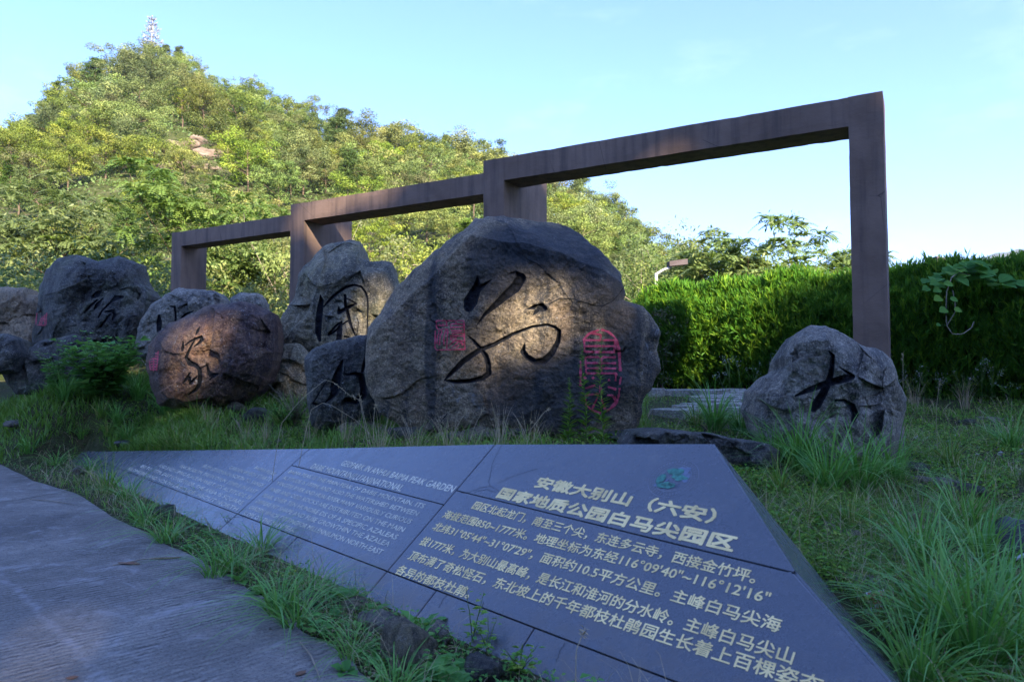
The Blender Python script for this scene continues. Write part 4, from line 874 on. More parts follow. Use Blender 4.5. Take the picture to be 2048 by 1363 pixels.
# ------------------------------------------------------------------ street lamps, mast, litter
def lamp(px, ytop, Y, arm, head_h, rz, label, hl=.42):
    P = U(px, ytop, Y); t = thing('street_lamp', label, 'street lamp', (P[0], P[1], .95), 'street lamps beyond the hedge', rz)
    H = P[2] - .95; a = Acc(); a.tube([(0, 0, 0), (0, 0, 1), (0, 0, 1.02), (0, 0, H)], [.06, .06, .045, .04], 10); a.tube([(0, 0, 0), (0, 0, .04)], .2, 10); link('pole', a.mesh('pole', METAL), t)
    a = Acc(); a.tube([(0, 0, H - .03), (arm * .5, 0, H + .10), (arm, 0, H + .17)], [.03, .028, .028], 8); link('arm', a.mesh('arm', METAL), t)
    x0, x1 = arm * .8, arm + hl; h = head_h; yy = .12
    V = [(x0, -yy, H + .18), (x1, -yy, H + .24), (x1, yy, H + .24), (x0, yy, H + .18), (x0, -yy, H + .18 + h), (x1, -yy * .9, H + .26 + h), (x1, yy * .9, H + .26 + h), (x0, yy, H + .18 + h)]
    Fq = [(0, 3, 2, 1), (4, 5, 6, 7), (0, 1, 5, 4), (1, 2, 6, 5), (2, 3, 7, 6), (3, 0, 4, 7)]
    hd = link('lamp_head', mesh_np('lamp_head', np.array(V), np.array(Fq), MAROON, False), t)
    V2 = [(x0 + .1, -.08, H + .185), (x1 - .1, -.1, H + .222), (x1 - .1, .1, H + .222), (x0 + .1, .08, H + .185)]
    V2 = np.array(V2); V2[:, 2] -= .012
    link('lens', mesh_np('lens', V2, np.array([[0, 3, 2, 1]]), METAL, False), hd)
lamp(1312, 546, 18.9, .42, .13, R(8), 'nearest street lamp with pale pole and maroon head left of the pinnate trees')
lamp(1468, 583, 22.0, .25, .13, R(178), 'small far street lamp whose maroon head points left above the hedge')
lamp(1912, 545, 17.0, .12, .11, R(184), 'street lamp head just showing beside the leafy vine on the hedge')
Pm = U(303, 104, 188); mt_ = thing('telecom_mast', 'whitish telecom mast disguised as a conifer on the hilltop', 'mast', Pm)
a = Acc(); a.tube([(0, 0, -6), (0, 0, 10)], [.35, .12], 8); link('pole', a.mesh('pole', SILVER), mt_)
for (z_, n_, L_) in ((1.6, 10, 3.3), (2.8, 10, 3.0), (4.0, 8, 2.2), (5.8, 8, 2.3), (7.2, 6, 1.3), (8.6, 5, .9)):
    for i in range(n_):
        an = i / n_ * 6.283 + z_; a = Acc(); L = L_ * random.uniform(.7, 1.15); e = np.array([math.cos(an) * L, math.sin(an) * L, .5])
        a.tube([(0, 0, z_), e * .5 + [0, 0, z_], e + [0, 0, z_]], [.07, .05, .03], 4)
        P = np.array([0, 0, z_]) + e * rng.uniform(.45, 1.05, (14, 1)); a.leaves(P, rdir(14) + [0, 0, .4], rdir(14), .7, .2)
        link('branch', a.mesh('branch', SILVER), mt_)
for s_ in (-1, 0, 1):
    a = Acc(); a.tube([(s_ * .45, -.4, 5.2), (s_ * .45, -.4, 7.0)], .17, 4); link('antenna', a.mesh('antenna', SILVER), mt_)

def flat_obj(name, label, cat, px, py, pts, mat, lift=.02, rot=0, th=.004, crump=.0, parent=None):
    P = hit(px, py); p = np.array(pts, float); n = len(p)
    z = crump * fbm(np.c_[p * 12, np.zeros(n)], 2, 3)
    V = np.concatenate([np.c_[p, z], np.c_[p, z + th], [[p[:, 0].mean(), p[:, 1].mean(), crump * .6 + th * 1.5]]])
    Fs = [[i, (i + 1) % n, n + (i + 1) % n, n + i] for i in range(n)]; T_ = [[n + i, n + (i + 1) % n, 2 * n] for i in range(n)]
    o = link(name, mesh_np(name, V, [np.array(Fs), np.array(T_)], mat, False), None, (P[0], P[1], P[2] + lift), (0, 0, rot)); return tag(o, label, cat)
REDP = simple('red_packet', (.60, .03, .04), .4, .2, 60, .5); WHP = simple('white_packet', (.60, .62, .66), .4, .15, 60, .5)
BLK = simple('black_plastic', (.012, .013, .016), .3, .2, 8, .5)
DRYL = simple('dry_leaf', (.16, .085, .05), .8, .3, 30)
pk = thing('crumpled_packet', 'crumpled red and white food packet lying in the grass right of the board end', 'litter', hit(1765, 1222) + [0, 0, .035], rz=.3)
pk.rotation_euler = (R(38), 0, .25)
def crump(name, x0, x1, y0, y1, mat, seed, dz=0):
    n = 9; A_, B_ = np.meshgrid(np.linspace(x0, x1, n), np.linspace(y0, y1, n)); z = .012 * fbm(np.stack([A_.ravel() * 40, B_.ravel() * 40, 0 * A_.ravel() + seed], 1), 3, seed) + dz
    x_ = A_.ravel() + .006 * vnoise(np.stack([B_.ravel() * 60, A_.ravel() * 60, 0 * z], 1), 5)
    i = (np.arange(n - 1)[:, None] * n + np.arange(n - 1)[None]).ravel(); V = np.stack([x_, B_.ravel(), z], 1); V2 = V.copy(); V2[:, 2] -= .006
    return link(name, mesh_np(name, np.concatenate([V, V2]), np.concatenate([np.stack([i, i + 1, i + n + 1, i + n], -1), n * n + np.stack([i, i + n, i + n + 1, i + 1], -1)]), mat, False), pk)
crump('wrapper', -.055, .06, -.02, .07, WHP, 3); crump('red_print', -.05, .045, .0, .062, REDP, 3, .004); crump('white_flap', -.09, .0, -.055, -.01, WHP, 6, -.01)
link('red_stripe', crump('red_stripe', -.06, -.015, -.045, -.028, REDP, 6, -.005).data, pk).hide_render = False
bpy.data.objects.remove([o for o in pk.children if o.name.startswith('red_stripe')][-1])
def bag(label, px, py, sx_, sy_, sz_, seed):
    P = hit(px, py); me = rock_mesh(seed, BLK, .8, 16); o = link('plastic_bag', me, None, (P[0], P[1], P[2] + sz_ * .4), (0, 0, .5), (sx_, sy_, sz_)); return tag(o, label, 'litter')
bag('black plastic rubbish bag at the right edge of the picture', 2030, 1110, .22, .2, .2, 71)
bag('folded sheet of black plastic lying in the grass above the left board panel', 262, 893, .22, .1, .09, 77)
P = hit(2022, 1120); a = Acc(); a.tube([P + [-.1, -.16, .04], P + [0, -.2, .1], P + [.1, -.2, .22]], .012, 6); tag(link('white_strap', a.mesh('white_strap', WHP)), 'thin white strap against the black bag at the right edge', 'strap')
def leafpts(L, W, n=14):
    t = np.linspace(0, 1, n); up = np.stack([t * L, W * np.sin(math.pi * t) ** .8 / 2], 1); dn = up[::-1][1:-1] * [1, -1]; return np.concatenate([up, dn])
for k, (px, py, L, W, rz, lb) in enumerate([(235, 1128, .17, .055, -.15, 'curled brown dead leaf on the concrete near the weeds'), (300, 1122, .2, .03, .3, 'long narrow brown dead leaf on the concrete beside the curled one'), (130, 1363, .05, .03, .4, 'tiny dark leaf scrap at the bottom left of the concrete'),
                                            (590, 1358, .06, .035, 1.0, 'brown leaf scrap on the concrete near the bottom edge'), (150, 915, .07, .03, 0.5, 'brown leaf among the roadside weeds at far left'), (380, 1060, .1, .02, 2.2, 'straw coloured leaf at the road edge under the weeds')]):
    flat_obj('dead_leaf', lb, 'leaf', px, py, leafpts(L, W), DRYL, .012, rz, .002, .006)
for px, py, lb in ((350, 1145, 'tiny white pebble on the concrete'), (540, 1263, 'small pale pebble at the road edge by the grass tuft'), (160, 1055, 'small grey pebble at the road edge on the left')):
    P = hit(px, py); tag(link('pebble', RM['g'][0], None, P + [0, 0, .006], None, .009), lb, 'pebble')
for k, (p_, q_) in enumerate((((225, 1133), (330, 1118)), ((395, 1010), (440, 1120)), ((60, 1000), (150, 1012)), ((600, 1290), (640, 1362)))):
    A_, B_ = hit(*p_), hit(*q_); a = Acc(); a.tube([A_ + [0, 0, .01], (A_ + B_) / 2 + [.01, 0, .022], B_ + [0, 0, .012]], [.003, .005, .002], 5)
    tag(link('dry_twig', a.mesh('dry_twig', PALEBARK)), ['thin dry twig on the concrete under the dead leaf', 'pale root like twig between road edge and dark rock', 'dry twig at the far left road edge', 'dry forked stalk at the bottom road edge'][k], 'twig')

# ------------------------------------------------------------------ ground plants
edge_s, edge_q = sq(ep[:, 0], ep[:, 1])
_o = np.argsort(edge_s)
def on_road(x, y):
    s, q = sq(x, y); return q < np.interp(s, edge_s[_o], edge_q[_o])
G0s, G0q = sq(G0[0], G0[1])
def on_board(x, y):
    s, q = sq(x, y); b = q / .819; bt = np.interp(s, TOPA, TOPB); rt = np.interp(-b, [-v for v in RB], RA) - SH * b
    front = (q > -.03) & (q < bt * .819 + .10) & (s > -8.5) & (s < rt + .05)
    tri = np.array([[1.11, 3.99], [G0[0] + .03, G0[1] + .05], [1.66, 2.9], [1.45, 1.7], [.9, 1.7]]); inside = np.zeros(len(x), bool); n = len(tri)
    for i in range(n):
        (xa, ya), (xb, yb) = tri[i], tri[(i + 1) % n]
        c = ((ya > y) != (yb > y)) & (x < (xb - xa) * (y - ya) / (yb - ya + 1e-12) + xa); inside ^= c
    return front | inside
def scatter(n, px0, px1, Y0, Y1, pw=1.0):
    Y = Y0 * (Y1 / Y0) ** (rng.random(n) ** pw); px = rng.uniform(px0, px1, n); X = (px - 1024) / F * Y
    k = ~on_board(X, Y) & ~on_road(X, Y); X, Y = X[k], Y[k]
    k = ~((px[k] > 1290) & (px[k] < 1530) & (Y > 8.2) & (rng.random(len(Y)) < .75)); X, Y = X[k], Y[k]
    return np.stack([X, Y, gz(X, Y) - .01], 1)
def field(name, label, n, px0, px1, Y0, Y1, h0, h1, wd, mat, seg=3, lean=(.2, 1.1), dens=None, cat='grass', filt=None):
    P = scatter(n, px0, px1, Y0, Y1)
    if filt is not None: P = P[filt(P)]
    cl = .5 + .5 * fbm(P * [1.3, 1.3, 0], 3, 77); keep = rng.random(len(P)) < np.clip(cl * 1.6, .25, 1); P = P[keep]; cl = cl[keep]
    m_ = len(P); H = rng.uniform(h0, h1, m_) * (.45 + .9 * np.clip(cl, 0, 1)); a = Acc()
    a.blades(P, H, rng.uniform(*lean, m_), rng.uniform(0, 6.283, m_), wd * rng.uniform(.6, 1.3, m_) * np.clip(P[:, 1] / 6, .7, 1.8), seg, var=np.clip(rng.random(m_) * .8 + .25 * (cl - .5), 0, 1))
    return tag(link(name, a.mesh(name, mat)), label, cat, kind='stuff')
tallq = lambda P: sq(P[:, 0], P[:, 1])[1] > .05
field('grass', 'short and medium grass on the slope between the board and the carved stones', 66000, -80, 1300, 4.6, 15, .08, .32, .008, GRASS, filt=lambda P: tallq(P) & ~((np.abs(1024 + F * P[:, 0] / P[:, 1] - 990) < 300) & (P[:, 1] > 5.0) & (P[:, 1] < 7.7) & (rng.random(len(P)) < .75)))
field('grass', 'short grass and clover covering the ground to the right of the board', 46000, 1280, 2150, 2.3, 14, .04, .20, .006, GRASS, filt=tallq)
field('roadside_grass', 'fine grass in the narrow strip between the road and the board', 30000, -120, 1150, 2.3, 15, .04, .16, .005, GRASS, filt=lambda P: sq(P[:, 0], P[:, 1])[1] < .05)
field('bank_grass', 'thick grass on the bank at the far left between the road and the boulders', 40000, -160, 430, 8.3, 14.5, .10, .30, .010, GRASS, filt=lambda P: (sq(P[:, 0], P[:, 1])[0] < -8.9) | (sq(P[:, 0], P[:, 1])[1] > .4))
field('dry_grass', 'thin straw coloured dead grass mixed through the green', 17000, -60, 2100, 2.5, 12, .10, .40, .0035, STRAW, lean=(.3, 1.4))
def cover(name, label, n, px0, px1, Y0, Y1, L, mat, filt=None, up=.09):
    P = scatter(n, px0, px1, Y0, Y1)
    if filt is not None: P = P[filt(P)]
    cl = fbm(P * [1.7, 1.7, 0] + 4, 3, 88); P = P[cl > -.25]; n = len(P); P = P + [0, 0, .01]; P[:, 2] += rng.uniform(0, up, n)
    D = rdir(n); D[:, 2] = D[:, 2] * .4 + .15; N = rdir(n) * .5 + [0, 0, 1]; a = Acc(); L_ = L * rng.uniform(.6, 1.4, n); a.leaves(P, D, N, L_, L_ * .55)
    return tag(link(name, a.mesh(name, mat)), label, 'ground cover', kind='stuff')
cover('ground_cover', 'small leafy ground cover right of the board', 80000, 1280, 2150, 2.2, 14, .034, COVER, tallq)
cover('ground_cover', 'small leafy ground cover on the left slope', 30000, -60, 1300, 5, 13, .04, COVER, tallq)
cover('roadside_cover', 'small creeping weeds in the strip beside the road', 30000, -120, 1150, 2.3, 15, .028, WEED, lambda P: sq(P[:, 0], P[:, 1])[1] < .05, .07)
P = scatter(5200, -80, 1150, 2.3, 10); P = P[sq(P[:, 0], P[:, 1])[1] < .05]; n = len(P); a = Acc(); D = rdir(n) * [1, 1, .15]
a.leaves(P + [0, 0, .02], D, rdir(n) * .3 + [0, 0, 1], rng.uniform(.02, .06, n), .008); tag(link('leaf_litter', a.mesh('leaf_litter', STRAW)), 'dry brown litter along the road edge', 'litter', kind='stuff')

P = scatter(1400, 1350, 2120, 2.6, 11); P = P[fbm(P * [.9, .9, 0] + 7, 2, 5) > .05][:380]; a = Acc()
for p in P:
    r_ = rng.uniform(.008, .03); o_ = np.array([(1, 0, 0), (0, 1, 0), (-1, 0, 0), (0, -1, 0), (0, 0, .6), (0, 0, -.6)]) * rng.uniform(.6, 1.3, (6, 1)) * r_; an = rng.uniform(0, 6.28); ca, sa = math.cos(an), math.sin(an)
    o_ = o_ @ np.array([[ca, sa, 0], [-sa, ca, 0], [0, 0, 1]]); a.add(p + [0, 0, .02] + o_, T=[(0, 1, 4), (1, 2, 4), (2, 3, 4), (3, 0, 4), (1, 0, 5), (2, 1, 5), (3, 2, 5), (0, 3, 5)])
tag(link('gravel', a.mesh('gravel', simple('gravel_stone', (.30, .29, .27), .9, .4, 30), False)), 'scattered pale stone chips in the ground cover right of the board', 'gravel', kind='stuff')
# tall grass clumps
def clump_mesh(n, h0, h1, wd, seed, mat, spread=.08, lean=(.15, 1.3), seg=7):
    g = np.random.default_rng(seed); a = Acc(); r = spread * np.sqrt(g.random(n)); t = g.uniform(0, 6.283, n)
    P = np.stack([r * np.cos(t), r * np.sin(t), np.full(n, -.03)], 1)
    a.blades(P, g.uniform(h0, h1, n), g.uniform(*lean, n), t + g.normal(0, .5, n), wd * g.uniform(.7, 1.3, n), seg, droop=1.0); return a.mesh('blades', mat)
CL = [clump_mesh(120, .5, .95, .015, 1, GRASSDK), clump_mesh(100, .45, .85, .014, 2, GRASSDK, .1), clump_mesh(70, .25, .5, .008, 3, GRASS, .05), clump_mesh(60, .18, .34, .007, 4, GRASSDK, .04, (.4, 1.5))]
DC = [clump_mesh(34, .3, .6, .0045, 5, STRAW, .05, (.1, .6))]
clumps = [(215, 868, 2, .9, 'small grass clump above the left board tip'), (255, 885, 1, .6, 'grass clump beside the folded black plastic sheet'), (165, 880, 1, .6, 'grass clump at the left end of the board'), (235, 850, 0, .6, 'grass clump below the leafy shrub'), (1600, 948, 0, 1.0, 'big arching grass clump left of the lone carved boulder'), (1655, 985, 1, 1.0, 'big arching grass clump right in front of the lone carved boulder'), (1725, 990, 0, 1.0, 'tall grass clump in front of the right side of the lone boulder'), (1785, 965, 1, .9, 'grass clump by the right foot of the lone boulder'),
 (1545, 925, 1, .8, 'grass clump beside the dark flat slab'), (1430, 862, 0, .9, 'bushy grass clump between the largest slab and the lone boulder'), (1390, 850, 2, 1.2, 'finer grass clump nearer the largest slab'), (1480, 868, 1, .75, 'grass clump behind the flat dark slab'), (1840, 1150, 1, .9, 'grass clump behind the red packet'), (1700, 1060, 2, 1.0, 'low grass clump above the whitish stone strip'),
 (1870, 1290, 0, .85, 'tall upright grass clump at the lower right'), (1960, 1350, 0, .9, 'tallest grass clump at the bottom right corner'), (1990, 1230, 1, .9, 'grass clump beside the black bag'), (2040, 1340, 0, .8, 'grass clump cut by the bottom right corner'), (1840, 1390, 1, .7, 'grass clump below the board end'), (1960, 1130, 1, .8, 'grass clump left of the black bag'), (1925, 1060, 1, .8, 'grass clump below the cobble line'),
 (1560, 985, 2, 1.0, 'low grass clump beside the top corner of the board end'), (1620, 1040, 2, .9, 'low grass clump along the board end'), (2020, 900, 1, .8, 'grass clump at the right edge behind the cobbles'), (1900, 930, 2, 1.2, 'grass clump above the cobbles'),
 (60, 800, 1, 1.0, 'grass clump at the left edge below the long low boulder'), (130, 800, 1, 1.0, 'grass clump at the foot of the leafy shrub'), (275, 800, 0, .9, 'grass clump left of the brown boulder'), (330, 828, 1, .9, 'grass clump before the left foot of the brown boulder'), (200, 835, 2, 1.1, 'grass clump in the middle of the left slope'), (395, 850, 2, 1.2, 'grass clump before the brown boulder'), (560, 850, 2, 1.1, 'grass clump under the reddish shrub'), (640, 880, 2, 1.0, 'grass clump before the small dark stone'),
 (60, 905, 3, 1.6, 'roadside grass tuft at the far left'), (110, 930, 3, 1.6, 'roadside grass tuft left of the board tip'), (215, 985, 2, 1.3, 'roadside grass tuft with long blades over the left board tip'), (255, 1000, 3, 1.6, 'roadside grass tuft at the left board corner'), (330, 1085, 3, 1.4, 'roadside grass tuft beside the dark rounded rock'), (290, 1050, 3, 1.4, 'roadside grass tuft left of the dark rounded rock'),
 (470, 1140, 3, 1.3, 'roadside grass tuft below the English panels'), (520, 1105, 3, 1.5, 'roadside grass tuft against the board below the English text'), (430, 1155, 3, 1.3, 'roadside grass tuft on the road edge left of the wide tuft'), (560, 1230, 3, 1.4, 'wide grass tuft sprawling over the concrete edge'), (590, 1255, 3, 1.3, 'grass tuft whose blades hang onto the concrete'), (700, 1320, 3, .9, 'grass tuft in front of the low grey stone'), (790, 1400, 3, 1.0, 'grass tuft in front of the egg shaped stone'), (620, 1200, 3, 1.2, 'grass tuft with drooping blades left of the toothed weed'), (180, 945, 3, 1.5, 'roadside grass tuft left of the long bladed tuft')]
protoC = []
for k, m_ in enumerate(CL): protoC.append(None)
for k, (px, py, ci, sc, lb) in enumerate(clumps):
    P = hit(px, min(py, 1362)) if py < 1363 else hit(px, py)
    if protoC[ci] is None:
        t = thing('grass_clump', lb, 'grass clump', P, 'arching grass clumps and tufts', k * 2.1, sc); link('blades', CL[ci], t); protoC[ci] = t
    else: dup(protoC[ci], P, k * 2.1, sc, lb)
dc0 = None
for k, (px, py, sc) in enumerate([(430, 885, .8), (415, 870, .8), (760, 900, 1), (830, 905, 1), (690, 905, .9), (530, 905, .8), (900, 905, 1.), (1000, 905, 1.), (1060, 903, .9), (620, 905, .9), (1830, 830, 1.2), (1930, 830, 1.2), (350, 900, .7), (490, 905, .8)]):
    P = hit(px, py - 12) if px > 1300 or px < 700 else U(px, 893, 6.6)
    if not (px > 1300 or px < 700): P = np.array([P[0], P[1], gz(P[0], P[1])[0]])
    if dc0 is None: dc0 = tag(link('dry_grass_tuft', DC[0], None, P, (0, 0, k), sc), 'tuft of dry straw coloured grass stalks in front of the stones', 'grass tuft', 'dry grass tufts before the stones')
    else:
        o = dc0.copy(); C.objects.link(o); o.location = P; o.rotation_euler = (0, 0, k * 1.3); o.scale = (sc,) * 3

# leafy plants
def leafy(name, label, cat, loc, stems, H, spread, nl, L, W, mat, seed, rz=0, stem_mat=None, up=.2, group=None, stem_r=.006, curve=.3, droop=0.):
    g = np.random.default_rng(seed); t = thing(name, label, cat, loc, group, rz); a = Acc(); b = Acc()
    for i in range(stems):
        an = g.uniform(0, 6.283); r = spread * math.sqrt(g.random()); h = H * g.uniform(.6, 1.0); tt_ = np.linspace(0, 1, 8)
        pts = np.stack([math.cos(an) * r * tt_ ** 1.3, math.sin(an) * r * tt_ ** 1.3, h * (tt_ - curve * .3 * tt_ ** 3)], 1) + g.normal(0, .01 * H, (8, 3)) * tt_[:, None]
        b.tube(pts, np.linspace(stem_r, stem_r * .4, 8), 4)
        u = g.uniform(.12, 1, nl); base = np.stack([np.interp(u, tt_, pts[:, k]) for k in range(3)], 1)
        la = g.uniform(0, 6.283, nl); D = np.stack([np.cos(la), np.sin(la), np.full(nl, up) - droop * g.random(nl)], 1); N = g.normal(0, .25, (nl, 3)) + [0, 0, 1.]
        sz = L * g.uniform(.6, 1.25, nl) * (1.1 - .5 * u); base = base + D * L * .25
        a.leaves(base, D, N, sz, sz * W)
    link('stems', b.mesh('stems', stem_mat or STEM), t); link('leaves', a.mesh('leaves', mat), t); return t
P = np.array([(205 - 1024) / F * 11.3, 11.3, 0]); P[2] = gz(P[0], P[1])[0]; leafy('leafy_shrub', 'bushy bright green broad leaved shrub in front of the leftmost carved stone', 'shrub', P, 34, 1.2, .7, 30, .19, .8, WEED, 3, stem_r=.008)
P = np.array([(115 - 1024) / F * 11.4, 11.4, 0]); P[2] = gz(P[0], P[1])[0]; leafy('leafy_shrub', 'lower green broad leaved shrub growing over the long low boulder', 'shrub', P, 14, .75, .4, 22, .11, .7, WEED, 4)
P = hit(590, 850); leafy('reddish_shrub', 'twiggy shrub with reddish and green leaves between the brown boulder and the small dark stone', 'shrub', P, 26, .62, .36, 26, .045, .5, RUSTY, 5, stem_mat=PALEBARK, stem_r=.004)
P = hit(570, 855); leafy('leafy_weed', 'green leafy weed at the foot of the reddish shrub', 'weed', P, 14, .35, .25, 16, .06, .6, WEED, 55)
for k, (px, yt, Yd, lb) in enumerate(((1135, 755, 6.9, 'left and shortest of three tall narrow leaved weeds before the oval red seal'), (1168, 688, 6.85, 'middle tall narrow leaved weed overlapping the left rim of the oval red seal'), (1204, 672, 6.8, 'right tall narrow leaved weed rising over the middle of the oval red seal'))):
    X_ = (px - 1024) / F * Yd; z0 = gz(X_, Yd)[0]; ht = U(px, yt, Yd)[2] - z0; g = np.random.default_rng(k + 50)
    t = thing('tall_weed', lb, 'weed', (X_, Yd, z0), 'tall narrow leaved weeds before the largest slab'); b = Acc(); zz = np.linspace(0, ht, 10); pts = np.stack([.02 * np.sin(zz * 4 + k), .02 * np.cos(zz * 3), zz], 1); b.tube(pts, np.linspace(.006, .002, 10), 5); link('stem', b.mesh('stem', STEM), t)
    n_ = 150; u = g.random(n_) ** .8; an = g.uniform(0, 6.283, n_); base = np.stack([np.interp(u * ht, zz, pts[:, 0]), np.interp(u * ht, zz, pts[:, 1]), u * ht], 1); L_ = (.115 * (1 - u) ** .8 + .018) * g.uniform(.7, 1.2, n_)
    a = Acc(); a.leaves(base, np.stack([np.cos(an), np.sin(an), .55 + 0 * an], 1), np.stack([np.cos(an) * -.5, np.sin(an) * -.5, 1 + 0 * an], 1), L_, L_ * .16 + .004); link('leaves', a.mesh('leaves', COVER), t)
def seedling(px, py, H, L, nst, lb, seed, mat=WEED, W=.5, spread=.12):
    leafy('leafy_weed', lb, 'weed', hit(px, py), nst, H, spread, 9, L, W, mat, seed, stem_r=.003, group='broad leaved roadside weeds')
seedling(945, 1290, .30, .055, 3, 'pale green leafy seedling leaning over the board text foot', 11, COVER, .5, .12); seedling(975, 1310, .22, .05, 3, 'second leafy seedling just right of the pale one', 12, COVER)
seedling(1200, 1440, .16, .075, 4, 'broad leaved seedling at the bottom edge before the board', 13, WEED, .8); seedling(1165, 1420, .14, .05, 3, 'small seedling left of the broad leaved one at the bottom edge', 14)
seedling(880, 1362, .12, .08, 5, 'round leaved weed at the bottom beside the egg shaped stone', 15, WEED, .9); seedling(600, 1235, .14, .06, 8, 'dark toothed weed by the road edge', 16, WEED, .4); seedling(640, 1275, .14, .06, 8, 'dark leaved weed left of the low grey stone', 17)
seedling(400, 1105, .14, .05, 8, 'bright leafy weed at the road edge beside the dark rock', 18, COVER); seedling(440, 1120, .12, .05, 7, 'rosette weed on the road edge below the dark rock', 19); seedling(455, 1055, .2, .035, 6, 'creeping weed climbing onto the board below the left panel', 20, COVER, .5, .2); seedling(390, 1000, .22, .04, 9, 'creeping leafy stems over the left board panel', 21, COVER, .5, .3)
def rosette(px, py, n_, L, W, lb, seed, tilt=.5):
    g = np.random.default_rng(seed); t = thing('rosette_weed', lb, 'weed', hit(px, py)); a = Acc()
    for i in range(n_):
        an = i / n_ * 6.283 + g.normal(0, .2); el = g.uniform(.3, 1.1); d = np.array([math.cos(an) * math.cos(el), math.sin(an) * math.cos(el), math.sin(el)]); k = 7; Ln = L * g.uniform(.6, 1.1); b_ = np.array([-math.sin(an), math.cos(an), 0])
        u = np.linspace(0, 1, k); mid_ = d * (u * Ln)[:, None] - np.array([0, 0, 1]) * (u ** 2 * Ln * .25)[:, None]; wv = W * Ln * np.sin(math.pi * np.clip(u * .9 + .1, 0, 1)) * (1 - .35 * (np.arange(k) % 2))
        up_ = np.cross(d, b_); V = np.concatenate([mid_ + b_ * wv[:, None] - up_ * 0 + [0, 0, 1] * wv[:, None] * .3, mid_, mid_ - b_ * wv[:, None] + [0, 0, 1] * wv[:, None] * .3]); j = np.arange(k - 1)
        a.add(V, np.concatenate([np.stack([j, j + 1, k + j + 1, k + j], -1), np.stack([k + j, k + j + 1, 2 * k + j + 1, 2 * k + j], -1)]), var=g.random() * .7)
    link('leaves', a.mesh('leaves', WEED), t)
rosette(695, 1215, 20, .19, .24, 'large dark green rosette of toothed leaves at the board foot', 1); rosette(555, 1215, 14, .14, .22, 'smaller dark rosette by the road edge left of the large one', 2); rosette(840, 1262, 7, .2, .16, 'jagged thistle like leaves standing against the board', 3); rosette(900, 1385, 10, .12, .5, 'round bright leaves at the bottom edge beside the lichened stone', 4); rosette(1225, 1480, 9, .14, .45, 'round leaves at the bottom edge in front of the board', 5)
for k, (px, py, nl_, L_, W_, lb) in enumerate([(345, 1068, 10, .10, .3, 'small rosette of leaves just left of the dark rounded rock'), (385, 1100, 12, .11, .25, 'rosette weed on the road edge left of the bright leafy weed'), (480, 1165, 12, .12, .28, 'rosette weed on the road edge below the bright leafy weed'), (520, 1190, 10, .10, .4, 'broad leaved rosette at the road edge under the English text'), (650, 1250, 12, .13, .3, 'rosette weed right of the dark toothed weed'),
                                             (745, 1225, 10, .12, .22, 'toothed leaf rosette right beside the large dark rosette'), (760, 1330, 10, .10, .35, 'rosette weed left of the egg shaped stone'), (690, 1345, 9, .09, .35, 'small rosette on the road edge near the bottom'), (265, 1035, 10, .10, .3, 'rosette weed at the road edge below the left board tip'), (920, 1345, 10, .09, .4, 'leafy rosette between the egg shaped stone and the lichened stone')]):
    rosette(px, py, nl_, L_, W_, lb, 20 + k)
for k, (px, py, lb) in enumerate([(425, 1085, 'leafy weed against the board left of the English body text'), (575, 1180, 'leafy weed against the board foot below the English text'), (660, 1205, 'leafy weed behind the dark leaved weed'), (310, 1030, 'leafy weed against the board left of the dark rounded rock'), (860, 1300, 'leafy weed behind the egg shaped stone'), (1040, 1350, 'leafy weed against the board foot right of the lichened stone')]): seedling(px, py, .15, .05, 7, lb, 70 + k, COVER if k % 2 else WEED, .55)
# white flowered fleabane stems
for k, (px, py, hpx) in enumerate([(1460, 800, 88), (1480, 795, 80), (1510, 800, 70), (1545, 800, 90), (1930, 820, 80), (1965, 815, 95), (1985, 818, 85), (1850, 815, 80), (1880, 825, 70), (2020, 822, 60), (1445, 800, 60), (1815, 815, 70)]):
    P = hit(px, py); ht = hpx / F * P[1]; g = np.random.default_rng(k + 9); t = thing('flowering_weed', 'thin weed stem topped with tiny white flowers in front of the hedge', 'weed', P, 'white flowering weeds along the hedge'); b = Acc(); a = Acc()
    for i in range(5):
        e = np.array([g.normal(0, .09), g.normal(0, .09), ht * g.uniform(.75, 1.05)]); b.tube([(0, 0, 0), (0, 0, ht * .5), e], [.004, .003, .002], 4)
        c = e + g.normal(0, .025, (7, 3)); a.leaves(c, g.normal(size=(7, 3)) + [0, 0, .3], g.normal(size=(7, 3)), .015, .013)
    link('stem', b.mesh('stem', STEM), t); link('flowers', a.mesh('flowers', PETAL), t)
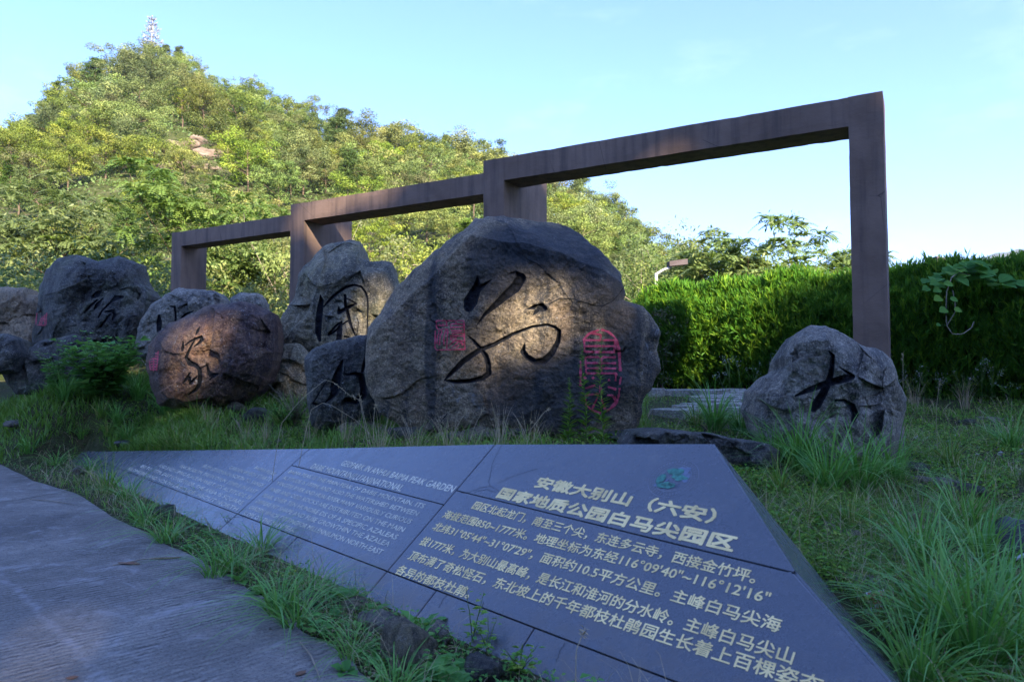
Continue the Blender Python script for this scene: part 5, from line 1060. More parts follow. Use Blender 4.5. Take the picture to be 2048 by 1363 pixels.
# single dry stalks
for k, pl in enumerate([[(540, 905), (560, 850), (600, 800), (655, 755), (700, 790)], [(590, 905), (620, 820), (650, 802), (720, 845), (770, 905)], [(745, 895), (720, 800), (704, 792)], [(752, 897), (730, 840), (718, 785)], [(745, 890), (748, 830), (750, 810)], [(1050, 895), (1060, 860), (1090, 822), (1098, 818)], [(880, 895), (915, 850), (935, 818)], [(925, 897), (950, 850), (968, 815)], [(1090, 900), (1075, 850), (1062, 842)], [(1810, 900), (1806, 780), (1806, 705)], [(1875, 880), (1872, 820), (1880, 760)], [(1150, 1363), (1152, 1300), (1170, 1255)]]):
    Yd = 6.5 if px < 1300 else 6.5
    Yd = 6.4 if k < 9 else (7.2 if k < 11 else 2.75); q = np.array([U(x, y, Yd + .05 * i) for i, (x, y) in enumerate(pl)]); q[0, 2] = min(q[0, 2], gz(q[0, 0], q[0, 1])[0])
    t_ = np.linspace(0, len(q) - 1, 12); q = np.stack([np.interp(t_, np.arange(len(q)), q[:, j]) for j in range(3)], 1); a = Acc(); a.tube(q, np.linspace(.0026, .0014, 12), 4)
    n_ = 14; bb = q[-1] + (q[-3] - q[-1]) * rng.random((n_, 1)); a.leaves(bb, rdir(n_) * .5 + (q[-1] - q[-3]) * 3, rdir(n_), .03, .006)
    tag(link('dry_stalk', a.mesh('dry_stalk', STRAW)), 'single dry grass stalk with a seed head standing before the stones', 'grass stalk', 'single dry grass stalks')

# ------------------------------------------------------------------ hedge, vine
HA, HB = np.array([2.75, 16.0]), np.array([11.2, 9.6]); hd_ = (HB - HA) / np.linalg.norm(HB - HA); hn_ = np.array([-hd_[1], hd_[0]]); hn_ = hn_ if hn_[1] > 0 else -hn_
HL = np.linalg.norm(HB - HA)
def htop(u):
    P = HA + hd_ * u[:, None]; px = 1024 + F * P[:, 0] / P[:, 1]; y = np.interp(px, [1240, 1290, 1350, 1450, 1600, 1700, 1800, 1900, 2048, 2300], [650, 612, 592, 583, 577, 590, 580, 560, 552, 545])
    v = -(y - 681.5) / F; return CAMZ + (sP + v * cP) / (cP - v * sP) * P[:, 1]
hg = thing('hedge', 'long dense feathery evergreen hedge, sunlit at its left end and shaded at its right', 'hedge', (HA[0], HA[1], .8)); HO = np.array(hg.location)
def hedge_pts(n, inset):
    u = rng.random(n) * HL; k = rng.random(n); tz = htop(u) + .16 * fbm(np.stack([u * 1.5, 0 * u, 0 * u], 1), 4, 31); gzv = gz(HA[0] + hd_[0] * u, HA[1] + hd_[1] * u, False)
    lump = .16 * fbm(np.stack([u * 1.1, k * 3, 0 * u], 1), 3, 3)
    front = k < .62; v = np.where(front, 0, (k - .62) / .38 * 1.3); hh = np.where(front, rng.random(n) ** .85, 1.0)
    z = gzv + (tz - gzv) * hh * (1 - .0 * v); bulge = -.28 * np.sin(np.clip(hh, 0, 1) * math.pi * .8) - lump
    z = z - np.where(front, 0, .12 * v ** 2) - inset * (~front)
    v = v + np.where(front, bulge + inset, 0) + np.where(front, .35 * sstep(hh, .75, 1), 0)
    P = np.stack([HA[0] + hd_[0] * u + hn_[0] * v, HA[1] + hd_[1] * u + hn_[1] * v, z + .05 * rng.normal(size=n)], 1)
    out = np.where(front[:, None], np.array([-hn_[0], -hn_[1], .25 + 0]), np.array([0, 0, 1.])); return P, out
a = Acc()
for nn_, ins in ((19000, 0.), (6500, .14)):
    P, out = hedge_pts(nn_, ins); L = rng.uniform(.16, .38, nn_) * np.where(out[:, 2] > .9, 1.15, 1)
    mainD = out * .45 + np.array([0, 0, .8]) + rng.normal(0, .28, (nn_, 3)); mainD /= np.linalg.norm(mainD, axis=1)[:, None]; vr = rng.random(nn_)
    for j in range(8):
        dd = mainD + rng.normal(0, .34, (nn_, 3)) * (j > 0); base = P + mainD * (L * (.1 * j))[:, None]
        a.leaves(base, dd, rdir(nn_), L * (.8 - .06 * j), L * .075, np.clip(vr + rng.normal(0, .12, nn_), 0, 1), .05)
me = a.mesh('foliage', HEDGEM); me.transform(__import__('mathutils').Matrix.Translation(-Vector(HO))); tag(link('foliage', me, hg), kind='stuff')
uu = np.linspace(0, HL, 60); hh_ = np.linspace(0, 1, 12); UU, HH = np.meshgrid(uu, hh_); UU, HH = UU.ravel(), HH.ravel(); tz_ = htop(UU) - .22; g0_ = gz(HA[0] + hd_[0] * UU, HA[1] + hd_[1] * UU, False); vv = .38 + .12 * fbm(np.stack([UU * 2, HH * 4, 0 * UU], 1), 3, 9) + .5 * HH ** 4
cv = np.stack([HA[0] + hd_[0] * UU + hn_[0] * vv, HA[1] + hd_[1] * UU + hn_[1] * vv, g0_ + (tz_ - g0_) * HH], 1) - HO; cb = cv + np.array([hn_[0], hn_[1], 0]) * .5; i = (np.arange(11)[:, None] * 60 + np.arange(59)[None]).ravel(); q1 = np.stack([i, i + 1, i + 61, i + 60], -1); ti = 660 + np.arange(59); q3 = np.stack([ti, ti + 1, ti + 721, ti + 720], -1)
COREM = simple('hedge_shade_core', (.02, .03, .01), .95, .4, 14, .05, 1.)  # dark backing sheet stands in for the shade inside the hedge
link('shade_core', mesh_np('shade_core', np.concatenate([cv, cb]), np.concatenate([q1, q1[:, ::-1] + 720, q3]), COREM, True), hg)
b = Acc()
for k in range(46):
    u = np.array([k / 46 * HL + rng.uniform(0, .1)]); x, y = HA + hd_ * u[0] + hn_ * .35; z0 = gz(x, y)[0]; z1_ = htop(u)[0] - .35
    b.tube(np.array([(x, y, z0 - .1), (x + rng.normal(0, .08), y, (z0 + z1_) / 2), (x + rng.normal(0, .12), y, z1_)]) - HO, [.035, .025, .012], 5)
link('stems', b.mesh('stems', BARK), hg)
# broad leaved vine on the hedge top
PV = U(1950, 560, 11.6); vn = thing('climbing_vine', 'broad leaved vine heaped on top of the hedge with a hanging looped tendril', 'vine', PV); VO = PV
def broad(acc, P, D, N, sz, var):
    D = D / np.linalg.norm(D); B = np.cross(N, D); B /= np.linalg.norm(B); NN = np.cross(D, B); o_ = [(0, 0), (.08, .32), (.35, .52), (.7, .38), (1, 0), (.7, -.38), (.35, -.52), (.08, -.32)]
    V = [P + D * x * sz + B * y * sz + NN * (abs(y) * .25 - x * x * .15) * sz for x, y in o_] + [P + D * .4 * sz - NN * .04 * sz]
    acc.add(V, T=[(i, (i + 1) % 8, 8) for i in range(8)], var=var)
vg = np.random.default_rng(5)
for k in range(95):
    px, py = vg.normal(1950, 62), 0; py = 566 - 30 * math.exp(-((px - 1935) / 60) ** 2) + vg.uniform(-14, 16)
    if px < 1850 or px > 2080: continue
    P = U(px, py, vg.uniform(11.3, 12.1)) - VO; a = Acc(); broad(a, P, np.array([vg.normal(), -.6 + vg.normal() * .4, -.25]), np.array([vg.normal(0, .3), -.45, .9]), vg.uniform(.15, .25), vg.random()); link('vine_leaf', a.mesh('vine_leaf', VINEM, False), vn)
tp = [[(1903, 555), (1893, 585), (1892, 620), (1893, 650), (1905, 668), (1925, 668), (1943, 655), (1948, 643)], [(1905, 580), (1910, 605), (1910, 625), (1900, 640), (1894, 650)]]
b = Acc()
for pl in tp:
    q = np.array([U(x, y, 11.05) - VO for x, y in pl]); t_ = np.linspace(0, len(q) - 1, 24); q = np.stack([np.interp(t_, np.arange(len(q)), q[:, j]) for j in range(3)], 1); b.tube(q, .007, 5)
b.tube(np.array([U(1903, 555, 11.05), U(1915, 545, 11.4), U(1940, 550, 11.7)]) - VO, .008, 5)
link('tendril', b.mesh('tendril', PALEBARK), vn)
for px, py, s_, sg in ((1858, 575, .13, -1), (1875, 563, .15, -1), (1880, 578, .13, -1), (1888, 566, .14, 1), (1882, 595, .14, -1), (1900, 597, .12, 1), (1893, 618, .14, -1), (1908, 618, .12, 1), (1880, 648, .07, -1)):
    a = Acc(); broad(a, U(px, py, 11.0) - VO, np.array([sg * .9, -.3, -.25]), np.array([.1, -.8, .6]), s_, vg.random()); link('vine_leaf', a.mesh('vine_leaf', VINEM, False), vn)

# ------------------------------------------------------------------ trees
def skeleton(g, H, R_, n1_, n2_, base=.35, up=.55):
    """trunk, limbs and twigs; returns branch polylines with radii and tip points"""
    br = []; tips = []; r0 = H * .018
    tr = np.array([(g.normal(0, .03) * H * t, g.normal(0, .03) * H * t, H * .82 * t) for t in np.linspace(0, 1, 6)]); tr[0] = (0, 0, -.6); br.append((tr, np.linspace(r0, r0 * .3, 6)))
    for i in range(n1_):
        t = base + (1 - base) * (i + g.random()) / n1_; p = np.array([np.interp(t, np.linspace(0, 1, 6), tr[:, k]) for k in range(3)]); an = i * 2.4 + g.normal(0, .3)
        prof = math.sin(math.pi * min(1, (t - base) / (1 - base) * .75 + .22)); L = R_ * (.45 + .75 * prof) * g.uniform(.8, 1.1); e = up * g.uniform(.6, 1.4)
        q = np.array([p + np.array([math.cos(an), math.sin(an), e * (.4 + .6 * u)]) * L * u for u in (0, .35, .7, 1)]); q[1:] += g.normal(0, .05 * R_, (3, 3)); br.append((q, np.linspace(r0 * .38, r0 * .1, 4)))
        tips.append(q[-1]); tips.append(q[2] + g.normal(0, .1 * R_, 3))
        for j in range(n2_):
            s_ = q[2] + (q[3] - q[1]) * g.uniform(-.5, .3); e2_ = s_ + g.normal(0, 1, 3) * R_ * .30 + [0, 0, .1 * R_]; br.append((np.array([s_, e2_]), np.array([r0 * .12, r0 * .05]))); tips.append(e2_)
    tips.append(tr[-1] + [0, 0, H * .08]); return br, np.array(tips)
def foliage(a, g, tips, nleaf, cr, L, W, flat=.7, upn=.6):
    n = nleaf; k = g.integers(0, len(tips), n); d = g.normal(size=(n, 3)); d /= np.linalg.norm(d, axis=1)[:, None]; rr = cr * (.45 + .55 * g.random(n) ** .5) * g.uniform(.6, 1.2, len(tips))[k]
    P = tips[k] + d * rr[:, None] * [1, 1, flat]; N = d * 1.1 + [0, 0, upn] + g.normal(0, .25, (n, 3)); D = g.normal(size=(n, 3)); D[:, 2] -= .2
    tone = g.random(len(tips))[k]; a.leaves(P, D, N, L * g.uniform(.6, 1.4, n), W * g.uniform(.6, 1.3, n), np.clip(tone * .75 + .25 * g.random(n), 0, 1))
def btree_meshes(seed, H, R_, n1_, n2_, nleaf, cr, L, mat, base=.3, flat=.7):
    g = np.random.default_rng(seed); br, tips = skeleton(g, H, R_, n1_, n2_, base); b = Acc(); a = Acc()
    for q, r in br: b.tube(q, r, 5)
    foliage(a, g, tips, nleaf, cr, L, L * .55, flat); return b.mesh('trunk', BARK), a.mesh('crown', mat)
def pine_meshes(seed, H, R_, mat):
    g = np.random.default_rng(seed); b = Acc(); a = Acc(); tr = np.array([(0, 0, -.6), (.1, 0, H * .5), (.05, .1, H)]); b.tube(tr, [H * .018, H * .012, .03], 6); tips = []
    for lv in np.linspace(.32, .99, 11):
        for j in range(6):
            an = g.uniform(0, 6.283); L = R_ * (1.12 - lv) ** .7 * g.uniform(.6, 1.15); p = np.array([0, 0, H * lv]); e = p + np.array([math.cos(an) * L, math.sin(an) * L, L * .22]); b.tube([p, e], [.05, .02], 4)
            for u in (.45, .7, .9, 1.05): tips.append(p + (e - p) * u + g.normal(0, .12, 3))
    tips.append((0, .1, H)); foliage(a, g, np.array(tips), 7000, .45, .30, .10, .4, .9); return b.mesh('trunk', BARK), a.mesh('crown', mat)
HP = [btree_meshes(1, 8.5, 3.6, 12, 2, 9500, 1.15, .24, TREEA), btree_meshes(2, 8, 4.0, 12, 2, 9500, 1.25, .24, TREEA, .2, .55), btree_meshes(3, 9.5, 3.3, 13, 2, 9000, 1.05, .23, TREEA), btree_meshes(4, 9, 3.2, 12, 2, 3600, .7, .23, TREEA, .35), pine_meshes(5, 10, 3.0, PINE), btree_meshes(6, 7, 4.2, 13, 2, 9500, 1.1, .25, TREEA, .15, .5)]
names_ = [('broadleaf_tree', 'leafy sunlit green tree, one of the many covering the wooded hillside'), ('broadleaf_tree', 'leafy sunlit green tree, one of the many covering the wooded hillside'), ('broadleaf_tree', 'leafy sunlit green tree, one of the many covering the wooded hillside'), ('sparse_tree', 'thin open crowned tree on the wooded hillside with sky or branches showing through'), ('pine_tree', 'dark layered pine among the trees of the wooded hillside'), ('broadleaf_tree', 'leafy sunlit green tree, one of the many covering the wooded hillside')]
protoT = [None] * 6
def zone(P, kind, sky=False):
    px = 1024 + F * P[0] / P[1]; yi = 681.5 - F * math.tan(math.atan((P[2] + 3 - CAMZ) / P[1]) - PITCH)
    h = 'near the left edge' if px < 130 else 'just left of the mast' if px < 290 else 'just right of the mast' if px < 420 else 'above the lowest beam' if px < 580 else 'above the left of the middle beam' if px < 770 else 'above the right of the middle beam' if px < 970 else 'above the largest slab' if px < 1130 else 'right of the largest slab'
    v = 'on the skyline' if sky else 'high on the slope' if P[1] > 140 else 'half way up the slope' if P[1] > 85 else 'low on the slope'
    return {4: 'dark layered pine', 3: 'thin open crowned tree', 5: 'wide low green tree', 1: 'broad rounded green tree', 0: 'rounded leafy green tree', 2: 'tall leafy green tree'}[kind] + ' ' + v + ' ' + h
def plant(ci, P, sc, rz, label=None, group='trees covering the hillside'):
    scv = sc if hasattr(sc, '__len__') else (sc, sc, sc)
    if protoT[ci] is None:
        t = thing(names_[ci][0], label or names_[ci][1], 'tree', P, group, rz); t.scale = scv; link('trunk', HP[ci][0], t); link('crown', HP[ci][1], t); protoT[ci] = t; return t
    t = dup(protoT[ci], P, rz, scv, label or names_[ci][1], group); return t
tg = np.random.default_rng(21); cnt = 0
# tree line on the ridge first
for px, lift, ci, sc in [(8, 0, 4, .7), (40, 0, 0, .8), (75, 0, 2, .8), (98, 0, 4, 1.15), (130, 0, 3, .9), (160, 0, 0, 1.1), (205, 0, 1, 1.1), (245, 0, 2, 1.05), (285, 0, 5, 1.0), (318, 0, 4, 1.0), (345, 0, 4, 1.15), (372, 0, 0, 1.0), (410, 0, 5, .9), (450, 0, 2, .9), (492, 0, 3, 1.0), (520, 0, 3, .95), (560, 0, 0, .9), (585, 0, 5, .8), (618, 0, 3, 1.2), (655, 0, 2, .8), (690, 0, 3, .85), (725, 0, 5, .8), (770, 0, 3, .9), (805, 0, 0, 1.05), (850, 0, 1, .9), (890, 0, 4, .8), (930, 0, 0, .8), (970, 0, 2, .8), (1015, 0, 4, .7), (1060, 0, 0, .8), (1095, 0, 2, .8), (1130, 0, 0, .8), (1175, 0, 1, .8), (1225, 0, 2, .85), (1262, 0, 0, .7), (1300, 0, 3, .6), (1330, 0, 5, .65), (1365, 0, 0, .6)]:
    D, zr = ridge(np.array([float(px)])); Yd = D[0] * tg.uniform(.93, .99); z = hillz(np.array([float(px)]), np.array([Yd]))[0]
    plant(ci, ((px - 1024) / F * Yd, Yd, z), sc * tg.uniform(.9, 1.1), tg.uniform(0, 6.28), zone(((px - 1024) / F * Yd, Yd, z), ci, True)); cnt += 1
ys = 0
cells = [(px, t) for t in np.linspace(.09, .93, 11) for px in np.arange(-60, 1460, 62 if t > .3 else 72)]
for px, t in cells:
    px += tg.uniform(-28, 28) + (31 if int(t * 100) % 2 else 0); t = float(np.clip(t + tg.uniform(-.035, .035), .05, .95))
    if px > 1180 and t < .35: continue
    D, zr = ridge(np.array([px])); Yd = HY0 + (D[0] - HY0) * t; 
    if px > 560 and t < .12: continue
    z = hillz(np.array([px]), np.array([Yd]))[0]; y_img = 681.5 - F * math.tan(math.atan((z - CAMZ) / Yd) - PITCH)
    if 285 < px < 430 and 270 < y_img < 335 and tg.random() < .8: continue
    sc = np.clip(Yd * .0078, .45, 1.15) * tg.uniform(.7, 1.3); ci = int(tg.choice(6, p=[.22, .2, .18, .1, .1, .2]))
    if cnt < 296:
        plant(ci, ((px - 1024) / F * Yd, Yd, z), (sc * tg.uniform(.9, 1.2), sc * tg.uniform(.9, 1.2), sc * .9), tg.uniform(0, 6.28), zone(((px - 1024) / F * Yd, Yd, z), ci)); cnt += 1
print('hill trees', cnt, 'shrub', hit(205,785), hit(40,800), hit(120,790))
# undergrowth filling the hillside
n = 60000; px = tg.uniform(-80, 1480, n); t = tg.uniform(.0, 1.0, n) ** .9; D, zr = ridge(px); Yd = HY0 + (D - HY0) * t; z = hillz(px, Yd); rock_ = (px > 285) & (px < 425) & (np.abs(681.5 - F * np.tan(np.arctan((z - CAMZ) / Yd) - PITCH) - 305) < 30) & (fbm(np.stack([px * .03, Yd * .1, 0 * px], 1), 3, 4) > -.25)
k = ~rock_; px, Yd, z = px[k], Yd[k], z[k]; n = len(px); cl = .5 + .5 * fbm(np.stack([px / F * Yd * .5, Yd * .35, 0 * px], 1), 3, 12); h = cl * 1.5 * tg.random(n) ** .6 * np.clip(Yd / 70, .6, 1.4)
a = Acc(); s_ = np.clip(Yd * .0042, .16, .6) * tg.uniform(.6, 1.3, n); a.leaves(np.stack([(px - 1024) / F * Yd, Yd, z + h], 1), tg.normal(size=(n, 3)), tg.normal(size=(n, 3)) * .6 + [0, -.5, .8], s_, s_ * .6, np.clip(cl * .7 + .4 * tg.random(n), 0, 1))
tag(link('undergrowth', a.mesh('undergrowth', PINE)), 'bushy green undergrowth covering the hillside between the trees', 'undergrowth', kind='stuff')
# bare rock outcrop on the slope
OUT = simple('pink_outcrop', (.20, .15, .115), .9, .6, .9, .1, 1.)
OLB = ['leftmost', 'largest', 'right hand', 'small lower left', 'lone far right', 'lower middle', 'upper middle', 'small upper right', 'low right', 'tiny upper left']
for k, (px, yy, w_, h_) in enumerate([(338, 318, 30, 20), (372, 304, 36, 26), (408, 322, 24, 22), (322, 352, 20, 14), (470, 340, 16, 14), (362, 342, 28, 14), (390, 292, 22, 18), (425, 300, 14, 12), (398, 345, 20, 12), (350, 300, 14, 12)]):
    for Yd in np.arange(60, 185, 1.):
        z = hillz(np.array([float(px)]), np.array([Yd]))[0]; y_img = 681.5 - F * math.tan(math.atan((z - CAMZ) / Yd) - PITCH)
        if y_img < yy: break
    o = link('rock_outcrop', rock_mesh(90 + k, OUT, .9, 22), None, ((px - 1024) / F * Yd, Yd, z + .6), (0, 0, k), (w_ / F * Yd / 2, 2.0, h_ / F * Yd / 2 * 1.3)); tag(o, OLB[k] + ' pinkish bare rock of the outcrop showing among the hill trees', 'rock', 'bare rocks on the hillside')

def pinnate_tree(name, label, px, ybase_z, Y, H, R_, nros, seed, ll=.75, lf_=.15, n1_=9, group=None, mat=PINN, wide=1.0, lean=0):
    """tree with drooping feather-shaped compound leaves in rosettes at its branch ends"""
    g = np.random.default_rng(seed); X_ = (px - 1024) / F * Y; t = thing(name, label, 'tree', (X_, Y, ybase_z), group); b = Acc(); a = Acc()
    br, tips = skeleton(g, H, R_, n1_, 3, .25, .75)
    for q, r in br: b.tube(q * [wide, 1, 1], r * .6, 5)
    tips = np.concatenate([tips, tips + g.normal(0, R_ * .16, tips.shape)]) * [wide, 1, 1]; sel = tips[g.permutation(len(tips))[:int(nros * 2.2)]]
    cen = np.array([0, 0, H * .45])
    for c in sel:
        o = c - cen; o /= np.linalg.norm(o) + 1e-6; m_ = 8; tone = g.random()
        for i in range(m_):
            an = i / m_ * 6.283 + g.normal(0, .25); d = np.array([math.cos(an), math.sin(an), g.uniform(-.3, 1.0)]) + o * .5; d /= np.linalg.norm(d); L = ll * g.uniform(.7, 1.15); u = np.linspace(.15, 1, 10)
            mid_ = c + d * (u * L)[:, None] - np.array([0, 0, 1]) * (u ** 2 * L * .6)[:, None]; sd_ = np.cross(d, [0, 0, 1.]); sd_ /= np.linalg.norm(sd_) + 1e-6; tn = np.gradient(mid_, axis=0); tn /= np.linalg.norm(tn, axis=1)[:, None]
            for sg in (-1, 1):
                D = sd_ * sg + tn * .5 - np.array([0, 0, .25]); a.leaves(mid_, D, np.cross(D, tn) * sg * -1 + [0, 0, .3], lf_ * (1.15 - .5 * u), lf_ * .30, np.clip(tone * .6 + .4 * g.random(10), 0, 1))
    foliage(a, g, sel, nros * 60, .42, lf_ * 1.1, lf_ * .36, .8)
    link('trunk', b.mesh('trunk', BARK), t); link('crown', a.mesh('crown', mat), t); return t
pinnate_tree('pinnate_tree', 'tall pinnate leaved tree with bright green crown just left of the frame', 360, .9, 27, 7.2, 3.0, 60, 31, .95, .2, 13)
pinnate_tree('pinnate_tree', 'pale green pinnate leaved tree at the far left edge', 20, .9, 30, 6.8, 3.0, 60, 32, .9, .2, 12)
pinnate_tree('pinnate_tree', 'pale green pinnate leaved tree behind the leftmost carved stone', 130, .9, 29, 6.6, 3.0, 60, 33, .9, .2, 12)
pinnate_tree('pinnate_tree', 'low pinnate leaved tree between the leftmost carved stone and the bright green tree', 230, .9, 31, 5.6, 2.6, 50, 34, .85, .2, 11)
pinnate_tree('pinnate_tree', 'pinnate leaved sapling seen through the lowest frame opening', 430, .9, 24, 5.0, 1.3, 26, 35, .8, .17, 8)
pinnate_tree('pinnate_tree', 'tallest of the pinnate trees above the hedge, against the white sky', 1540, .9, 25, 4.7, 1.9, 60, 41, .70, .19, 14, wide=1.45)
pinnate_tree('pinnate_tree', 'left pinnate tree above the hedge beside the nearest street lamp', 1430, .9, 26, 4.3, 1.4, 36, 42, .68, .18, 10)
pinnate_tree('pinnate_tree', 'right lower pinnate tree above the hedge next to the tallest pier', 1660, .9, 25, 4.4, 1.3, 30, 43, .6, .16, 9)
pinnate_tree('pinnate_tree', 'short pinnate tree between the two taller ones above the hedge', 1490, .9, 24, 4.2, 1.6, 34, 44, .65, .18, 10)
P = U(320, 590, 14.2); leafy('fern_like_plant', 'dark green feathery plant between two boulders at the foot of the lowest pier', 'plant', (P[0], P[1], 1.0), 16, 1.5, .7, 40, .14, .22, COVER, 61, stem_r=.006, droop=.5)
def bush(name, label, px, Y, H, R_, nleaf, L, mat, seed, cat='shrub', group=None, trunk=True):
    g = np.random.default_rng(seed); X_ = (px - 1024) / F * Y; z0 = gz(X_, Y)[0] if Y < 30 else .95; t = thing(name, label, cat, (X_, Y, z0), group); br, tips = skeleton(g, H, R_, 12, 3, .08, .8); b = Acc(); a = Acc()
    for q, r in br: b.tube(q, r * .8, 5)
    foliage(a, g, tips, nleaf, R_ * .3, L, L * .5, .8); link('stems', b.mesh('stems', PALEBARK), t); link('foliage', a.mesh('foliage', mat), t); return t
bush('thicket_shrub', 'yellow green leafy shrub seen through the lowest frame opening', 500, 25, 5.2, 2.3, 5200, .15, MIDL, 71)
bush('thicket_shrub', 'tall leafy shrub behind the gap between the two left piers', 570, 24, 4.6, 1.8, 4200, .15, MIDL, 72)
bush('thicket_shrub', 'sunlit leafy shrub behind the craggy stone', 700, 26, 4.6, 2.2, 4600, .15, MIDL, 73)
bush('thicket_shrub', 'sunlit leafy shrub left of the largest slab', 800, 27, 5.0, 2.4, 4600, .15, MIDL, 74)
bush('thicket_shrub', 'leafy shrub behind the boulders at the far left', 40, 20, 2.7, 1.8, 3600, .12, MIDL, 75)
bush('thicket_shrub', 'leafy shrub behind the leftmost carved stone', 120, 21, 3.0, 1.8, 3600, .12, MIDL, 76)
bush('thicket_shrub', 'yellow green shrub between leftmost carved stone and lowest pier', 300, 20, 3.3, 1.6, 3800, .12, MIDL, 77)
bush('thicket_shrub', 'yellow green shrub right of the largest slab at the hedge end', 1275, 20, 3.2, 1.0, 3600, .10, MIDL, 78)
bush('thicket_shrub', 'reddish leafed shrub at the left end of the hedge', 1325, 15.5, 1.7, .7, 2800, .07, RUSTY, 79)
bush('thicket_shrub', 'green bush behind the nearest street lamp', 1370, 36, 6.2, 3.0, 5200, .2, MIDL, 80)
bush('thicket_shrub', 'green bush behind the largest slab right shoulder', 1262, 38, 5.6, 3.0, 5200, .2, MIDL, 81)
bush('thicket_shrub', 'green bush behind the far street lamp', 1450, 40, 6.0, 3.2, 5200, .2, MIDL, 82)
bush('thicket_shrub', 'loose bush above the hedge near the tallest pier', 1720, 23, 2.9, 1.0, 2200, .12, MIDL, 83)
bush('small_tree', 'small sunlit tree rising behind the hedge right of the tallest pier', 1862, 20, 3.5, .9, 1500, .15, MIDL, 84, 'tree')
bush('thicket_shrub', 'sunlit yellowish bush behind the hedge below the small tree', 1840, 19, 2.6, 1.2, 3000, .12, MIDL, 85)
bush('thicket_shrub', 'sunlit bush behind the hedge at the right edge', 2040, 15, 2.5, 1.1, 3000, .10, MIDL, 86)
bush('thicket_shrub', 'leafy shrub behind the small boulder under the frame', 480, 19, 2.5, 1.0, 2600, .10, MIDL, 87)

# ------------------------------------------------------------------ trees added out of view to shade the stones, gaps cut for sun spots
lit = [(U(1090, 575, 7.2), .17), (U(1065, 630, 7.2), .14), (U(1160, 570, 7.2), .19), (U(1080, 690, 7.2), .05), (U(940, 690, 7.2), .03), (U(1215, 600, 7.2), .12), (U(735, 625, 11), .30), (U(730, 670, 11), .2), (U(415, 650, 9.6), .10), (U(385, 720, 9.6), .13), (U(330, 660, 9.6), .08),
       (U(610, 418, 15.7), .24), (U(680, 405, 15.5), .24), (U(760, 388, 15), .24), (U(695, 455, 16.5), .24), (U(1340, 280, 11.5), .24), (U(770, 395, 15), .15), (hit(40, 1310), .14), (hit(20, 1345), .12), (U(600, 762, 10.6), .12)]
litP = np.array([p for p, r in lit]); litR = np.array([r for p, r in lit])
YT = -12.0; BK = 26.0; BKZ = BK / .893 * math.tan(R(SUN_EL)); BASEZ = 19.0
def crownH(x): return np.interp(x, [-8, 2, 5, 7.5, 10, 12, 14, 16.4, 16.6, 16.85, 17.7, 18.1, 18.6, 19.4, 21, 26, 34], [24.5, 24.5, 24.3, 24.0, 23.2, 22.2, 21.3, 19.6, 17.5, 16.7, 16.7, 17.3, 17.8, 17.9, 18.0, 18, 17])
SHADE = leaf_mat('shade_tree_leaf', (.05, .09, .02), (.07, .12, .03), (.12, .15, .04), .12, .6, .2)
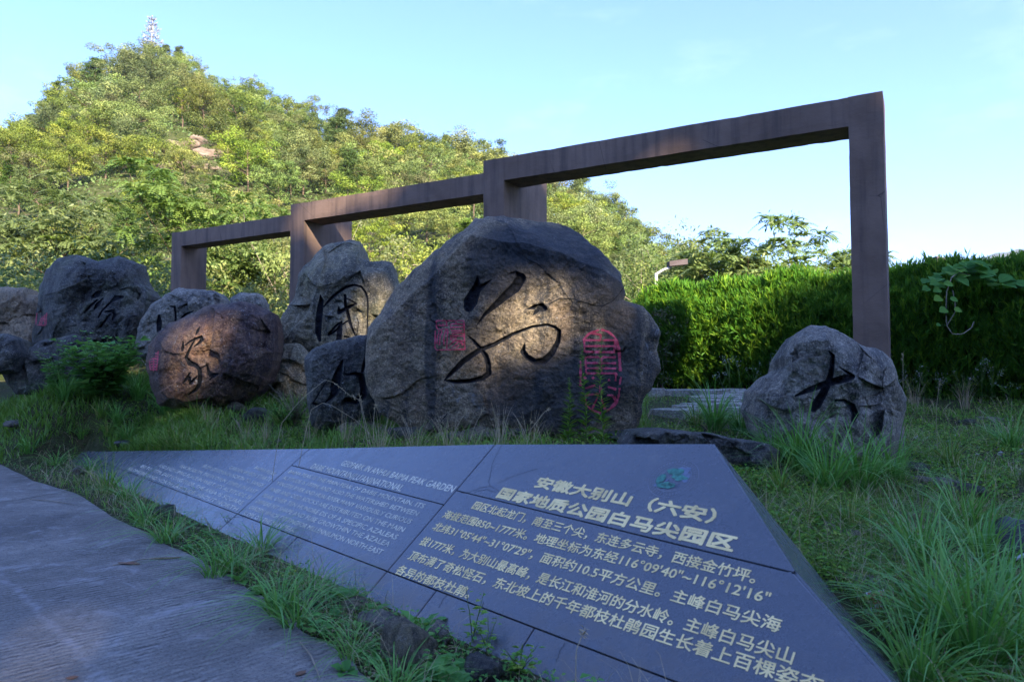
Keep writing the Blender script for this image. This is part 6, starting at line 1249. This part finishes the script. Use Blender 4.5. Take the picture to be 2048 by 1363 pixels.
for k, x0 in enumerate(np.arange(-8, 34, 4.6)):
    g = np.random.default_rng(200 + k); n = 11500; hgt = float(crownH(x0)); cx = x0 + BK * .504; y0_ = YT - BK + g.uniform(-1, 1)
    P = np.stack([cx + g.uniform(-3.4, 3.4, n), y0_ + g.normal(0, 1.3, n), BASEZ + (hgt + BKZ + 1.5 - BASEZ) * g.random(n) ** .9], 1)
    # height limit measured along the sun's rays at the plane of the tree line
    shift = (YT - P[:, 1]) / S[1]; Xp = P[:, 0] + S[0] * shift; Zp = P[:, 2] + S[2] * shift
    keep = Zp < crownH(Xp) + .35 * fbm(np.stack([Xp * .9, Zp * .9, 0 * Xp], 1), 3, 6) + .2 * g.normal(size=n)
    for q, r in zip(litP, litR):
        d = P - q; dist = np.linalg.norm(d - (d @ S)[:, None] * S, axis=1); keep &= dist > r + .26
    P = P[keep]; n = len(P); a = Acc(); a.leaves(P, g.normal(size=(n, 3)), g.normal(size=(n, 3)) * .7 + S, g.uniform(.4, .7, n), g.uniform(.3, .5, n))
    t = thing('shade_tree', 'tall dense tree added behind the viewer, crown cut to shape the shade', 'tree', (cx, y0_, BASEZ - 3), 'row of unseen trees added behind the viewer for shade')
    me = a.mesh('crown', SHADE); me.transform(__import__('mathutils').Matrix.Translation(-Vector((cx, y0_, BASEZ - 3)))); link('crown', me, t)
    b = Acc(); b.tube([(0, 0, -1.5), (.2, 0, 8), (0, 0, hgt + BKZ - BASEZ - 2)], [.32, .22, .08], 8); link('trunk', b.mesh('trunk', BARK), t)

# wooded bank on which those trees stand
bx = np.linspace(-120, 160, 60); by = np.linspace(-130, -12, 40); BX, BY = np.meshgrid(bx, by); bz = 17.5 * sstep(-BY.ravel(), 12, 36) + 1.2 * fbm(np.stack([BX.ravel() * .05, BY.ravel() * .05, 0 * BX.ravel()], 1), 3, 2) * sstep(-BY.ravel(), 14, 30) - .05
n2 = len(bx); idx = (np.arange(len(by) - 1)[:, None] * n2 + np.arange(n2 - 1)[None]).ravel()
tag(link('bank', mesh_np('bank', np.stack([BX.ravel(), BY.ravel(), bz], 1), np.stack([idx, idx + 1, idx + n2 + 1, idx + n2], -1), HILL)), 'grassy bank rising behind the viewer', kind='structure')

# thin air haze
hz = np.array([(x, y, z) for z in (-1.5, 720) for x, y in ((-5000, -400), (5000, -400), (5000, 4800), (-5000, 4800))], float)
hm = bpy.data.materials.new('haze_air'); hm.use_nodes = True; hm.node_tree.nodes.clear(); _o = hm.node_tree.nodes.new('ShaderNodeOutputMaterial'); _v = hm.node_tree.nodes.new('ShaderNodeVolumePrincipled')
_v.inputs['Color'].default_value = (.78, .87, 1, 1); _v.inputs['Density'].default_value = .00010; _v.inputs['Anisotropy'].default_value = .2; hm.node_tree.links.new(_v.outputs[0], _o.inputs['Volume'])
tag(link('haze', mesh_np('haze', hz, np.array([(0, 3, 2, 1), (4, 5, 6, 7), (0, 1, 5, 4), (1, 2, 6, 5), (2, 3, 7, 6), (3, 0, 4, 7)]), hm, False)), 'thin blue haze over the valley', kind='stuff')
